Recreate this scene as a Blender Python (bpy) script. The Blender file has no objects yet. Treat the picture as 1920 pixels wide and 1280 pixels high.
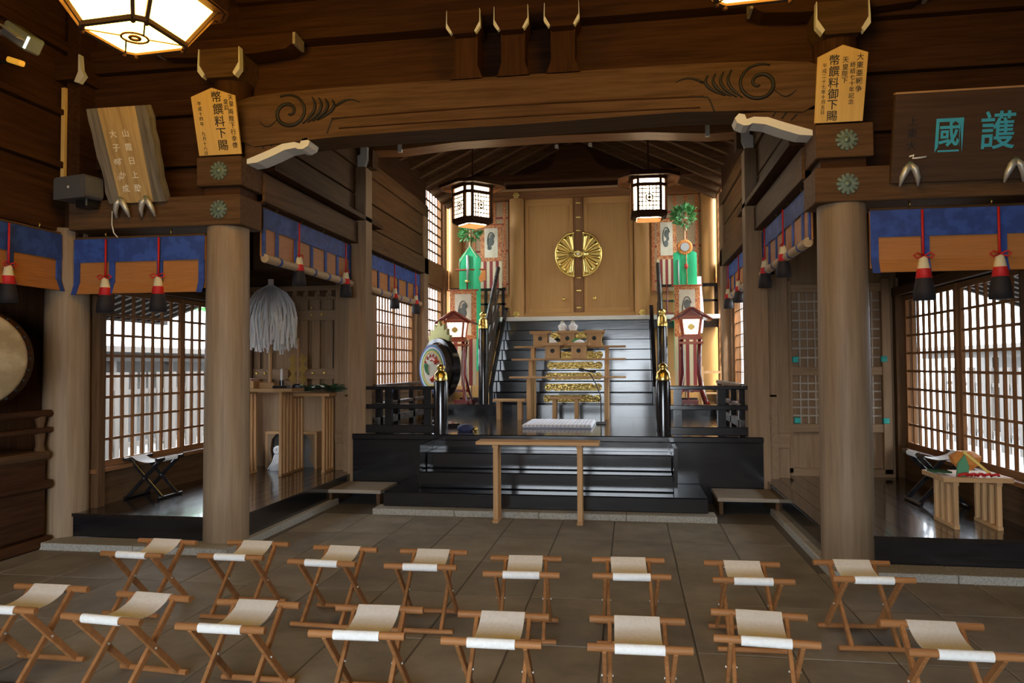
import bpy, math, random
from mathutils import Vector, Matrix
random.seed(7)
R = math.radians
sc = bpy.context.scene
COL = sc.collection

# ---------------------------------------------------------------- camera
_yaw, _pit, _rol = R(8.95), R(1.88), R(-0.3)
_fw = Vector((-math.sin(_yaw)*math.cos(_pit), math.cos(_yaw)*math.cos(_pit), math.sin(_pit)))
_r0 = Vector((math.cos(_yaw), math.sin(_yaw), 0)); _u0 = _r0.cross(_fw)
_rr = _r0*math.cos(_rol)+_u0*math.sin(_rol); _uu = -_r0*math.sin(_rol)+_u0*math.cos(_rol)
cam = bpy.data.objects.new('camera', bpy.data.cameras.new('camera')); COL.objects.link(cam)
cam.data.sensor_width = 36; cam.data.lens = 36*1400/1920; cam.data.clip_start = .05; cam.data.clip_end = 200
m = Matrix((( _rr.x, _uu.x, -_fw.x, .96), (_rr.y, _uu.y, -_fw.y, 0), (_rr.z, _uu.z, -_fw.z, 1.6), (0, 0, 0, 1)))
cam.matrix_world = m
sc.camera = cam
# ---------------------------------------------------------------- world, sun, exposure
w = bpy.data.worlds.new('World'); sc.world = w; w.use_nodes = True
bg = w.node_tree.nodes['Background']; bg.inputs[0].default_value = (.84, .92, 1.0, 1); bg.inputs[1].default_value = 8.0
sun = bpy.data.objects.new('sun', bpy.data.lights.new('sun', 'SUN')); COL.objects.link(sun)
sun.data.energy = 7.0; sun.data.angle = R(8); sun.data.color = (1, .96, .9); sun.rotation_euler = (R(30), R(8), R(20))
def portal(loc, rot, sx, sy):
    l = bpy.data.lights.new('daylight_portal', 'AREA'); l.shape = 'RECTANGLE'; l.size = sx; l.size_y = sy
    l.cycles.is_portal = True
    o = bpy.data.objects.new('daylight_portal', l); COL.objects.link(o); o.location = loc; o.rotation_euler = rot
for s in (-1, 1):
    portal((s*4.45, 7.9, 1.6), (0, s*R(90), 0), 2.0, 2.9)          # aisle lattices
    portal((s*2.85, 10.95, 2.0), (0, s*R(90), 0), 1.5, 2.1)         # chancel lattices
    portal((s*2.85, 13.3, 3.1), (0, s*R(90), 0), 3.6, 2.0)         # sanctuary lattices
portal((-.1, -2.9, 1.35), (R(90), 0, 0), 4.2, 2.7)                    # open entrance behind the viewer
sc.view_settings.view_transform = 'Standard'; sc.view_settings.look = 'None'
sc.view_settings.exposure = 0.95; sc.view_settings.gamma = 1; sc.view_settings.use_curve_mapping = False
sc.cycles.max_bounces = 8; sc.cycles.diffuse_bounces = 5; sc.cycles.glossy_bounces = 4
sc.cycles.sample_clamp_indirect = 6

# ---------------------------------------------------------------- materials
def mat(name, col, rough=.6, metal=0, emit=0, ecol=None, coat=0, spec=.5):
    m = bpy.data.materials.new(name); m.use_nodes = True
    b = m.node_tree.nodes['Principled BSDF']
    b.inputs['Base Color'].default_value = (*col, 1); b.inputs['Roughness'].default_value = rough
    b.inputs['Metallic'].default_value = metal; b.inputs['Specular IOR Level'].default_value = spec
    if coat: b.inputs['Coat Weight'].default_value = coat; b.inputs['Coat Roughness'].default_value = .12
    if emit:
        b.inputs['Emission Color'].default_value = (*(ecol or col), 1); b.inputs['Emission Strength'].default_value = emit
    return m
def nodes(m): return m.node_tree.nodes, m.node_tree.links, m.node_tree.nodes['Principled BSDF']
def noisy(m, c1, c2, scale=(1, 1, 1), nscale=6, detail=6, rnd=.0, bump=0, rrange=None, lo=.3, hi=.7):
    n, l, b = nodes(m)
    tc = n.new('ShaderNodeTexCoord'); mp = n.new('ShaderNodeMapping'); mp.inputs['Scale'].default_value = scale
    l.new(tc.outputs['Object'], mp.inputs[0])
    if rnd:
        oi = n.new('ShaderNodeObjectInfo'); ml = n.new('ShaderNodeMath'); ml.operation = 'MULTIPLY'; ml.inputs[1].default_value = 37
        l.new(oi.outputs['Random'], ml.inputs[0]); l.new(ml.outputs[0], mp.inputs['Location'])
    nz = n.new('ShaderNodeTexNoise'); nz.inputs['Scale'].default_value = nscale; nz.inputs['Detail'].default_value = detail
    nz.inputs['Roughness'].default_value = .62
    l.new(mp.outputs[0], nz.inputs['Vector'])
    cr = n.new('ShaderNodeValToRGB'); cr.color_ramp.elements[0].position = lo; cr.color_ramp.elements[1].position = hi
    cr.color_ramp.elements[0].color = (*c1, 1); cr.color_ramp.elements[1].color = (*c2, 1)
    l.new(nz.outputs['Fac'], cr.inputs[0])
    out = cr.outputs[0]
    if rnd:
        hs = n.new('ShaderNodeHueSaturation'); mr = n.new('ShaderNodeMapRange')
        mr.inputs['To Min'].default_value = 1-rnd; mr.inputs['To Max'].default_value = 1+rnd
        l.new(oi.outputs['Random'], mr.inputs[0]); l.new(mr.outputs[0], hs.inputs['Value']); l.new(out, hs.inputs['Color']); out = hs.outputs[0]
    l.new(out, b.inputs['Base Color'])
    if bump:
        bp = n.new('ShaderNodeBump'); bp.inputs['Strength'].default_value = bump; bp.inputs['Distance'].default_value = .01
        l.new(nz.outputs['Fac'], bp.inputs['Height']); l.new(bp.outputs[0], b.inputs['Normal'])
    if rrange:
        mr2 = n.new('ShaderNodeMapRange'); mr2.inputs['To Min'].default_value = rrange[0]; mr2.inputs['To Max'].default_value = rrange[1]
        l.new(nz.outputs['Fac'], mr2.inputs[0]); l.new(mr2.outputs[0], b.inputs['Roughness'])
    return m
AX = {'x': (.5, 9, 9), 'y': (9, .5, 9), 'z': (9, 9, .5)}
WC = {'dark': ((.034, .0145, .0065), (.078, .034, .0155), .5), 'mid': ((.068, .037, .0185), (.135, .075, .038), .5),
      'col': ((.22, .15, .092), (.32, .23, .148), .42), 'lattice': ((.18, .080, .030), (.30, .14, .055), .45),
      'hinoki': ((.44, .25, .115), (.58, .36, .175), .5), 'stool': ((.27, .115, .040), (.42, .19, .070), .38),
      'door': ((.46, .235, .075), (.53, .285, .10), .42), 'tan': ((.21, .132, .075), (.31, .20, .115), .55),
      'sign': ((.62, .40, .13), (.72, .50, .18), .5), 'slab': ((.34, .22, .09), (.62, .44, .20), .5),
      'grey': ((.28, .23, .18), (.42, .36, .29), .6), 'bark': ((.11, .095, .08), (.26, .23, .19), .9),
      'plaque': ((.055, .032, .020), (.085, .050, .030), .4)}
_M = {}
def W(kind, ax='z'):
    k = kind+ax
    if k not in _M:
        c1, c2, r = WC[kind]
        _M[k] = noisy(mat('wood_%s_%s' % (kind, ax), c2, r+.08, spec=.06 if kind in ('mid', 'dark') else .2), c1, c2, AX[ax], 3.2, 8, .10, .12)
    return _M[k]
def lacq(name, rough, c=(.010, .010, .012)):
    return noisy(mat(name, c, rough, spec=.6), tuple(x*.6 for x in c), tuple(x*1.8 for x in c), (1.5, 14, 14), 2.5, 6, .15, .05, (rough*.75, rough*1.3))
M = dict(
    lacquer=lacq('black_lacquer', .15), lacquer_floor=lacq('dark_lacquered_planks', .20, (.016, .012, .010)),
    stone=noisy(mat('paving_stone', (.2, .18, .15), .6, spec=.35), (.165, .140, .108), (.30, .262, .208), (1, 1, 1), 2.6, 12, .10, .25, (.60, .85)),
    mortar=mat('mortar', (.10, .085, .066), .9),
    granite=noisy(mat('granite', (.4, .4, .36), .7), (.22, .21, .18), (.50, .48, .42), (1, 1, 1), 90, 3, .06, .08),
    white=mat('white_paint', (.78, .78, .74), .6), canvas=noisy(mat('canvas', (.8, .76, .68), .85), (.82, .80, .75), (.90, .885, .85), (1, 1, 1), 60, 2, .04),
    blue=noisy(mat('blue_brocade', (.02, .06, .30), .7), (.022, .055, .24), (.034, .085, .36), (1, 1, 1), 9, 2, .05, 0, None, .45, .58),
    reed=noisy(mat('orange_reed', (.5, .2, .05), .6), (.34, .125, .028), (.50, .21, .055), (1.5, 1.5, 90), 3, 3, .05, .1),
    roll=noisy(mat('rolled_reed', (.5, .35, .2), .6), (.36, .25, .14), (.52, .38, .22), (2, 2, 60), 4, 3, .05, .1),
    red=mat('red_cord', (.55, .012, .012), .6), cream=mat('cream_thread', (.70, .62, .40), .8),
    black=mat('black_fringe', (.014, .011, .014), .75), gold=mat('gold', (.90, .66, .20), .28, 1),
    goldrel=mat('gold_relief', (.88, .68, .24), .34, 1), brass=mat('aged_brass', (.62, .45, .14), .36, 1),
    verd=noisy(mat('verdigris_bronze', (.12, .2, .17), .5, .6), (.10, .17, .15), (.28, .36, .30), (1, 1, 1), 30),
    ink_and_shade=mat('ink_and_shade', (.012, .010, .010), .6), cyan=mat('cyan_paint', (.06, .46, .66), .5), wpaint=mat('white_lettering', (.85, .82, .74), .6),  # the black also serves as painted shade in carved grooves and stand holes
    silver=mat('silver_metal', (.58, .58, .55), .42, .55), dgrey=mat('grey_plastic', (.10, .10, .105), .5), plastic=mat('black_plastic', (.012, .012, .014), .4),
    paper=mat('white_paper', (.90, .91, .93), .8), redlac=mat('red_lacquer', (.16, .012, .010), .22, coat=.5), orlac=mat('orange_red_lacquer', (.40, .085, .03), .3, coat=.4),
    green=mat('green_silk', (.03, .58, .24), .45), leaf=noisy(mat('leaf', (.05, .25, .06), .5), (.04, .20, .05), (.14, .42, .12), (1, 1, 1), 25),
    dleaf=noisy(mat('dark_leaf', (.03, .09, .04), .4), (.015, .05, .022), (.05, .13, .06), (1, 1, 1), 25),
    lampw=mat('warm_lit_paper', (.9, .82, .6), .7, emit=8, ecol=(1, .56, .075)), lampc=mat('lit_paper', (.95, .9, .8), .7, emit=11, ecol=(1, .76, .46)),
    lampl=mat('dim_lit_paper', (.95, .92, .85), .7, emit=1.6, ecol=(1, .86, .66)),
    drumskin=noisy(mat('drum_skin', (.42, .33, .2), .6), (.26, .185, .095), (.42, .32, .19), (1, 1, 1), 3.2, 6, 0, 0, None, .42, .58),
    teal=mat('teal_tape', (.02, .35, .30), .5), mat_=noisy(mat('mat', (.8, .8, .85), .8), (.74, .74, .80), (.86, .86, .90), (1, 1, 1), 40),
    bluedot=mat('blue_thread', (.10, .13, .42), .8), orange=mat('orange_cloth', (.70, .26, .05), .6), yellow=mat('yellow_paint', (.75, .55, .12), .6),
    bluep=mat('blue_paint', (.05, .13, .45), .5), redp=mat('red_paint', (.55, .06, .03), .5), greenp=mat('green_paint', (.10, .32, .16), .5), creamp=mat('cream_paint', (.66, .60, .48), .6),
    brocade=noisy(mat('red_brocade', (.45, .1, .04), .7), (.36, .07, .03), (.62, .30, .10), (1, 1, 1), 45, 2, 0, 0, None, .42, .56),
    picture=noisy(mat('cream_silk', (.7, .62, .45), .7), (.58, .50, .34), (.74, .66, .50), (1, 1, 1), 6), grey=mat('grey_ink', (.13, .14, .12), .7),
    stripe=mat('cream_stripe', (.66, .55, .34), .7), dred=mat('dark_red_stripe', (.26, .035, .03), .7),
    blindgrid=noisy(mat('bamboo_blind', (.4, .28, .14), .7), (.30, .19, .09), (.48, .34, .18), (1, 1, 70), 4, 3, .04),
    ground=noisy(mat('gravel', (.5, .5, .48), .9), (.09, .09, .087), (.14, .137, .133), (1, 1, 1), 14),
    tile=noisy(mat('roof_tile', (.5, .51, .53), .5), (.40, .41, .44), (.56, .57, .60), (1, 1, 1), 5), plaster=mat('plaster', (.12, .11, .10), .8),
    extwood=noisy(mat('weathered_wood', (.3, .25, .2), .7), (.045, .038, .031), (.085, .07, .058), (9, 9, .6), 3, 6, .15),
    navy=mat('navy_cloth', (.02, .025, .08), .7), bulb=mat('glass_metal', (.6, .72, .70), .15, .7),
    orangelamp=mat('orange_plastic', (.75, .33, .02), .5, emit=.25, ecol=(1, .5, .05)))
for _k in ('lacquer_floor', 'lacquer'):
    _b = M[_k].node_tree.nodes['Principled BSDF']; _b.inputs['Coat Weight'].default_value = .55; _b.inputs['Coat Roughness'].default_value = .10
M['fencew'] = noisy(mat('pinkish_fence_wood', (.3, .2, .15), .7), (.05, .032, .025), (.09, .06, .047), (9, 9, .6), 3, 6, .15)
M['smoke'] = lacq('smoked_wood', .28, (.045, .035, .028))
M['pale'] = mat('pale_edge', (.80, .76, .66), .6)
M['bronze'] = mat('green_bronze', (.34, .30, .12), .45, .8)

# ---------------------------------------------------------------- mesh helpers
class MB:
    def __init__(s): s.v = []; s.f = []; s.sm = []
    def add(s, vs, fs, smooth=False):
        o = len(s.v); s.v += [tuple(p) for p in vs]
        for f in fs: s.f.append(tuple(i+o for i in f)); s.sm.append(smooth)
        return s
    def box(s, x0, x1, y0, y1, z0, z1):
        v = [(x, y, z) for x in (x0, x1) for y in (y0, y1) for z in (z0, z1)]
        return s.add(v, [(0, 1, 3, 2), (4, 6, 7, 5), (0, 4, 5, 1), (2, 3, 7, 6), (0, 2, 6, 4), (1, 5, 7, 3)])
    def bar(s, p, q, wdt, h, up=(0, 0, 1)):          # rectangular bar from p to q
        p, q = Vector(p), Vector(q); d = (q-p).normalized(); u = Vector(up); r = d.cross(u)
        if r.length < 1e-4: r = d.cross(Vector((0, 1, 0)))
        r.normalize(); u = r.cross(d)
        v = [b+r*a*wdt/2+u*c*h/2 for b in (p, q) for a in (-1, 1) for c in (-1, 1)]
        return s.add(v, [(0, 1, 3, 2), (4, 6, 7, 5), (0, 4, 5, 1), (2, 3, 7, 6), (0, 2, 6, 4), (1, 5, 7, 3)])
    def cyl(s, p, q, r0, r1=None, n=12, cap=True):
        p, q = Vector(p), Vector(q); r1 = r0 if r1 is None else r1
        d = (q-p).normalized(); a = d.orthogonal().normalized(); b = d.cross(a)
        ring = lambda c, r: [c+a*r*math.cos(t*2*math.pi/n)+b*r*math.sin(t*2*math.pi/n) for t in range(n)]
        s.add(ring(p, r0)+ring(q, r1), [(i, (i+1) % n, n+(i+1) % n, n+i) for i in range(n)], True)
        if cap:
            s.add(ring(p, r0), [tuple(range(n-1, -1, -1))]); s.add(ring(q, r1), [tuple(range(n))])
        return s
    def lathe(s, c, prof, n=16, smooth=True, a0=0):  # prof = [(r, z)...] about z
        v = []; f = []
        for r, z in prof: v += [(c[0]+r*math.cos(a0+t*2*math.pi/n), c[1]+r*math.sin(a0+t*2*math.pi/n), c[2]+z) for t in range(n)]
        for k in range(len(prof)-1): f += [(k*n+i, k*n+(i+1) % n, (k+1)*n+(i+1) % n, (k+1)*n+i) for i in range(n)]
        s.add(v, f, smooth)
        for k, fl in ((0, 1), (len(prof)-1, 0)):
            if prof[k][0] > 1e-4:
                rg = list(range(n)); s.add(v[k*n:(k+1)*n], [tuple(rg[::-1] if fl else rg)])
        return s
    def prism(s, pts, plane, a, b, smooth=False):    # closed 2-D outline extruded from a to b
        g = {'xz': lambda u, v, t: (u, t, v), 'yz': lambda u, v, t: (t, u, v), 'xy': lambda u, v, t: (u, v, t)}[plane]
        n = len(pts)
        s.add([g(u, v, a) for u, v in pts], [tuple(range(n))]); s.add([g(u, v, b) for u, v in pts], [tuple(range(n-1, -1, -1))])
        s.add([g(u, v, a) for u, v in pts]+[g(u, v, b) for u, v in pts], [(i, n+i, n+(i+1) % n, (i+1) % n) for i in range(n)], smooth)
        return s
    def tube(s, pts, r, n=6):
        pts = [Vector(p) for p in pts]; v = []; f = []; k = len(pts); up = None
        for i, p in enumerate(pts):
            d = (pts[min(i+1, k-1)]-pts[max(i-1, 0)]).normalized()
            if up is None: up = d.orthogonal().normalized()
            a = (up-d*up.dot(d)); a = a.normalized() if a.length > 1e-5 else d.orthogonal().normalized(); up = a; b = d.cross(a)
            rr = r[i] if isinstance(r, (list, tuple)) else r
            v += [p+a*rr*math.cos(t*2*math.pi/n)+b*rr*math.sin(t*2*math.pi/n) for t in range(n)]
        for j in range(k-1): f += [(j*n+i, j*n+(i+1) % n, (j+1)*n+(i+1) % n, (j+1)*n+i) for i in range(n)]
        f += [tuple(range(n-1, -1, -1)), tuple((k-1)*n+i for i in range(n))]
        return s.add(v, f, True)
    def sph(s, c, rx, ry=None, rz=None, n=12, m_=8):
        ry = rx if ry is None else ry; rz = rx if rz is None else rz
        v = [(c[0], c[1], c[2]-rz)]; f = []
        for j in range(1, m_):
            t = math.pi*j/m_
            v += [(c[0]+rx*math.sin(t)*math.cos(i*2*math.pi/n), c[1]+ry*math.sin(t)*math.sin(i*2*math.pi/n), c[2]-rz*math.cos(t)) for i in range(n)]
        v.append((c[0], c[1], c[2]+rz)); L = len(v)-1
        for i in range(n):
            f.append((0, 1+(i+1) % n, 1+i)); f.append((L, L-n+i, L-n+(i+1) % n))
            for j in range(m_-2): f.append((1+j*n+i, 1+j*n+(i+1) % n, 1+(j+1)*n+(i+1) % n, 1+(j+1)*n+i))
        return s.add(v, f, True)
    def grid(s, fn, nu, nv, smooth=True, th=0):      # fn(u, v) in 0..1; th gives a back sheet
        v = [Vector(fn(i/nu, j/nv)) for j in range(nv+1) for i in range(nu+1)]
        q = [(j*(nu+1)+i, j*(nu+1)+i+1, (j+1)*(nu+1)+i+1, (j+1)*(nu+1)+i) for j in range(nv) for i in range(nu)]
        s.add(v, q, smooth)
        if th:
            nrm = (v[1]-v[0]).cross(v[nu+1]-v[0]).normalized()*-th
            s.add([p+nrm for p in v], [f[::-1] for f in q], smooth)
        return s
    def mesh(s, name):
        me = bpy.data.meshes.new(name); me.from_pydata(s.v, [], s.f)
        me.polygons.foreach_set('use_smooth', s.sm); me.update(); return me
    def build(s, name, material, parent=None, loc=None, rz=0, bevel=0):
        return obj(name, s.mesh(name), material, parent, loc, rz, bevel)
def obj(name, me, material=None, parent=None, loc=None, rz=0, bevel=0):
    if material is not None and not me.materials: me.materials.append(material)
    o = bpy.data.objects.new(name, me); COL.objects.link(o)
    if parent: o.parent = parent
    if loc: o.location = loc
    if rz: o.rotation_euler[2] = rz
    if bevel:
        b = o.modifiers.new('edge', 'BEVEL'); b.width = bevel; b.segments = 1; b.limit_method = 'ANGLE'
    return o
def B(*a): return MB().box(*a)
def tag(o, label, cat, group=None):
    o['label'] = label; o['category'] = cat
    if group: o['group'] = group
    return o
def struct(o, label=None):
    o['kind'] = 'structure'
    if label: o['label'] = label
    return o
def thing(name, label, cat, loc=(0, 0, 0), rz=0, group=None):
    o = bpy.data.objects.new(name, None); COL.objects.link(o); o.empty_display_size = .1
    o.location = loc; o.rotation_euler[2] = rz
    return tag(o, label, cat, group)
def holder(name, label=None, loc=(0, 0, 0), rz=0):   # an Empty for a piece of the setting
    o = bpy.data.objects.new(name, None); COL.objects.link(o); o.location = loc; o.rotation_euler[2] = rz
    return struct(o, label)
def dup(root, loc, rz, label=None, group=None):
    r = root.copy(); COL.objects.link(r); r.location = loc; r.rotation_euler = (0, 0, rz)
    if label: r['label'] = label
    if group: r['group'] = group
    for ch in list(root.children):
        c = ch.copy(); COL.objects.link(c); c.parent = r
        for g in list(ch.children):
            d = g.copy(); COL.objects.link(d); d.parent = c
    return r
_TX = {}
def text_mesh(ch, bold=.0, ext=.003):
    k = (ch, bold)
    if k not in _TX:
        cu = bpy.data.curves.new('glyph', 'FONT'); cu.body = ch; cu.size = 1; cu.extrude = ext; cu.offset = bold; cu.resolution_u = 4
        cu.align_x = 'CENTER'; cu.align_y = 'CENTER'
        o = bpy.data.objects.new('glyph', cu); COL.objects.link(o)
        dg = bpy.context.evaluated_depsgraph_get()
        me = bpy.data.meshes.new_from_object(o.evaluated_get(dg)); bpy.data.objects.remove(o)
        xs = [v.co.x for v in me.vertices]; ys = [v.co.y for v in me.vertices]
        if xs:
            cx, cy = (min(xs)+max(xs))/2, (min(ys)+max(ys))/2
            for v in me.vertices: v.co.x -= cx; v.co.y -= cy
        _TX[k] = me
    return _TX[k]
def letters(parent, s, x, ztop, step, size, material, bold=0, depth=.002, y=-.001, name='lettering', tilt=0, widen=1):
    """vertical column of characters in the parent's local x-z plane, facing -y: ONE printed part"""
    vs, fs = [], []
    for i, ch in enumerate(s):
        if ch == ' ': continue
        me = text_mesh(ch, bold); o = len(vs)
        for v in me.vertices:
            vs.append((x+v.co.x*size*widen, y+(-depth if v.co.z > 0 else 0), ztop-step*(i+.5)+v.co.y*size))
        for p in me.polygons: fs.append(tuple(k+o for k in p.vertices))
    me = bpy.data.meshes.new(name); me.from_pydata(vs, [], fs); me.update()
    return obj(name, me, material, parent)

# ================================================================ SETTING
# ---- stone floor
floor = struct(B(-6.4, 6.4, -3.3, 9.3, -.14, -.006).build('floor', M['mortar']), 'grey-brown stone paved hall floor')
_pv = {}
def paver(x0, x1, y0, y1):
    k = (round(x1-x0, 3), round(y1-y0, 3))
    if k not in _pv:
        a, b = k; g = .005
        mb = MB(); h = .0035
        mb.add([(g, g, -.03), (a-g, g, -.03), (a-g, b-g, -.03), (g, b-g, -.03), (g, g, -h), (a-g, g, -h), (a-g, b-g, -h), (g, b-g, -h),
                (g+h, g+h, 0), (a-g-h, g+h, 0), (a-g-h, b-g-h, 0), (g+h, b-g-h, 0)],
               [(0, 1, 5, 4), (1, 2, 6, 5), (2, 3, 7, 6), (3, 0, 4, 7), (4, 5, 9, 8), (5, 6, 10, 9), (6, 7, 11, 10), (7, 4, 8, 11), (8, 9, 10, 11)])
        _pv[k] = mb.mesh('paver'); _pv[k].materials.append(M['stone'])
    return obj('paver', _pv[k], None, floor, (x0, y0, random.uniform(-.0012, .0012)))
CW = .526
for i in range(-12, 11):
    x0 = CW*(i+.5)
    for j in range(13):
        y1 = 7.83-.88*j
        if abs(x0+CW/2) > 2.5 and y1 > 6.2: continue
        paver(x0, x0+CW, y1-.88, y1)
# ---- columns, kerbs, aisle platforms
for s, side in ((-1, 'left'), (1, 'right')):
    cu = holder('curb_'+side, 'speckled granite curb under the %s aisle platform' % side)
    X = lambda a: s*a
    def blk(x0, x1, y0, y1):
        B(min(x0, x1)+.003, max(x0, x1)-.003, y0+.003, y1-.003, -.02, .06).build('granite_block', M['granite'], cu, bevel=.005)
    for k in range(3): blk(X(2.43+.88*k), X(2.43+.88*(k+1)), 5.92, 6.19)
    for k in range(3): blk(X(2.43), X(2.57), 6.19+.74*k, 6.19+.74*(k+1))
    pf = struct(B(min(X(2.5), X(4.2)), max(X(2.5), X(4.2)), 6.20, 9.5, .06, .25).build('floor_'+side, M['lacquer']), 'raised black lacquered aisle floor on the %s' % side)
    for k in range(11):
        a, b = X(2.5+.15*k), X(2.5+.15*(k+1))
        B(min(a, b)+.0015, max(a, b)-.0015, 6.19, 9.48, .24, .27+random.uniform(-.0008, .0008)).build('plank', M['lacquer_floor'], pf)
    for cx_, nm, lb in ((2.65, 'column', 'thick round brown wooden column at the inner corner of the %s aisle' % side), (4.28, 'column', 'round wooden column at the outer corner of the %s aisle' % side)):
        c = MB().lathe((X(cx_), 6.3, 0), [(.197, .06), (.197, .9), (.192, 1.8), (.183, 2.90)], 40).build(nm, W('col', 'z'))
        struct(c, lb)

# ---- front beams, wall over the aisles
def plank_wall(name, label, bands, x0, x1, y0, y1, kind='dark'):
    h = holder(name, label)
    for a, b, dy in bands: B(x0, x1, y0+dy, y1, a, b).build('plank', W(kind, 'x'), h, bevel=.004)
    return h
for s, side in ((-1, 'left'), (1, 'right')):
    x0, x1 = (-4.12, -2.43) if s < 0 else (2.41, 4.6)
    struct(B(x0, x1, 6.10, 6.50, 2.865, 3.135).build('beam_'+side, W('mid', 'x'), bevel=.008), 'square tie beam resting on the %s column' % side)
    a, b = sorted((s*2.63, s*6.2))
    plank_wall('wall_front_'+side, 'dark boarded wall above the %s aisle' % side,
               ((2.86, 3.45, .05), (3.46, 3.50, .09), (3.50, 3.94, .02), (3.94, 3.98, .07), (3.98, 4.40, 0), (4.40, 4.62, -.08), (4.62, 5.05, .02), (5.05, 5.7, -.06)), a, b, 6.40, 6.62)
    cx_ = s*2.635
    struct(B(cx_-.213, cx_+.213, 6.10, 6.52, 3.215, 3.48).build('beam_block_'+side, W('mid', 'x'), bevel=.008), 'square wooden block stacked over the %s tie beam' % side)
    struct(B(cx_-.17, cx_+.17, 6.16, 6.48, 3.13, 3.22).build('beam_neck_'+side, W('dark', 'x')), 'recessed dark neck between beam and block')
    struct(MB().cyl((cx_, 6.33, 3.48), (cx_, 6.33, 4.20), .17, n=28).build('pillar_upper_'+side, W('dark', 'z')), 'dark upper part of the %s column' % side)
    # capital with white painted ends, and bracket arm
    cap = holder('pillar_capital_'+side, 'bearing block with white painted ends on top of the %s column' % side)
    MB().prism([(cx_-.19, 4.45), (cx_-.19, 4.30), (cx_-.13, 4.19), (cx_+.13, 4.19), (cx_+.19, 4.30), (cx_+.19, 4.45)], 'xz', 6.10, 6.45).build('block', W('mid', 'x'), cap)
    for q in (-1, 1):
        e = cx_+q*.191
        MB().prism([(e, 4.45), (e, 4.31), (e-q*.055, 4.22), (e-q*.035, 4.19), (e+q*.012, 4.25), (e+q*.012, 4.31), (e+q*.006, 4.45)][::q], 'xz', 6.085, 6.15).build('white_end', M['white'], cap)
    arm = [(cx_-.66, 4.57), (cx_-.66, 4.49), (cx_-.58, 4.44), (cx_-.3, 4.42), (cx_+.3, 4.42), (cx_+.58, 4.44), (cx_+.66, 4.49), (cx_+.66, 4.57)]
    MB().prism(arm, 'xz', 6.18, 6.38).build('bracket_arm', W('dark', 'x'), cap, bevel=.006)
    for q in (-1, 1): B(cx_+q*.672-.012, cx_+q*.672+.012, 6.17, 6.36, 4.475, 4.58).build('pale_tip', W('grey', 'x'), cap)
    # flower bosses
    for zb in (3.0, 3.345):
        h = thing('flower_boss', 'verdigris bronze flower boss on the %s %s' % (side, 'tie beam' if zb < 3.1 else 'block above the tie beam'), 'metal ornament', (cx_+.01, 6.096, zb))
        for k in range(12):
            t = k*math.pi/6
            MB().bar((.02*math.cos(t), -.006, .02*math.sin(t)), (.082*math.cos(t), -.004, .082*math.sin(t)), .012, .024, (-math.sin(t), 0, math.cos(t))).build('petal', M['verd'], h)
        MB().sph((0, -.008, 0), .026, .02, .026).build('centre', M['verd'], h)
# small outer-left capital
cp = holder('pillar_capital_outer', 'white ended bearing block above the outer column')
B(-4.30, -4.05, 6.12, 6.4, 4.28, 4.5).build('block', W('dark', 'x'), cp)
MB().prism([(-4.05, 4.50), (-4.05, 4.34), (-4.09, 4.25), (-4.04, 4.235), (-3.985, 4.30), (-4.02, 4.36), (-4.035, 4.50)], 'xz', 6.11, 6.16).build('white_end', M['white'], cp)
struct(B(-4.26, -4.22, 6.16, 6.19, 3.37, 4.22).build('trim_1', W('sign', 'z')), 'thin tan upright strip at the left wall corner')

# ---- rainbow beam between the inner columns, with carved ends, groove shade drawn as dark tubes
rb = holder('beam_rainbow', 'broad arched rainbow beam with carved scroll ends')
def arch(x, z, k=.0): return z
top = [(-2.54, 3.99), (-2.4, 4.03), (-2.1, 4.055), (-1.5, 4.068), (0, 4.07), (1.5, 4.068), (2.1, 4.05), (2.4, 4.02), (2.5, 3.98)]
bot = [(2.5, 3.70), (2.35, 3.62), (1.9, 3.655), (1.4, 3.672), (0, 3.645), (-1.0, 3.64), (-1.6, 3.625), (-1.9, 3.61), (-2.35, 3.58), (-2.54, 3.66)]
MB().prism(top+bot, 'xz', 6.20, 6.55).build('beam_body', W('mid', 'x'), rb, bevel=.012)
MB().tube([(-1.62+.1*k, 6.197, 3.79+.022*math.sin(math.pi*k/32)) for k in range(33)], .007, 5).build('line_groove_shade', W('dark', 'x'), rb)  # dark tube on the face stands for the shade in a carved groove
MB().tube([(-1.55+.1*k, 6.197, 3.70+.012*math.sin(math.pi*k/31)) for k in range(32)], .006, 5).build('line_groove_shade', W('dark', 'x'), rb)
def spiral(cx_, cz, r0, turns, flip, ph=0, n=40, k=1.0):
    return [(cx_+flip*r0*(1-.8*i/n)*math.cos(ph+turns*2*math.pi*i/n), 6.196, cz+k*r0*(1-.8*i/n)*math.sin(ph+turns*2*math.pi*i/n)) for i in range(n+1)]
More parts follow.
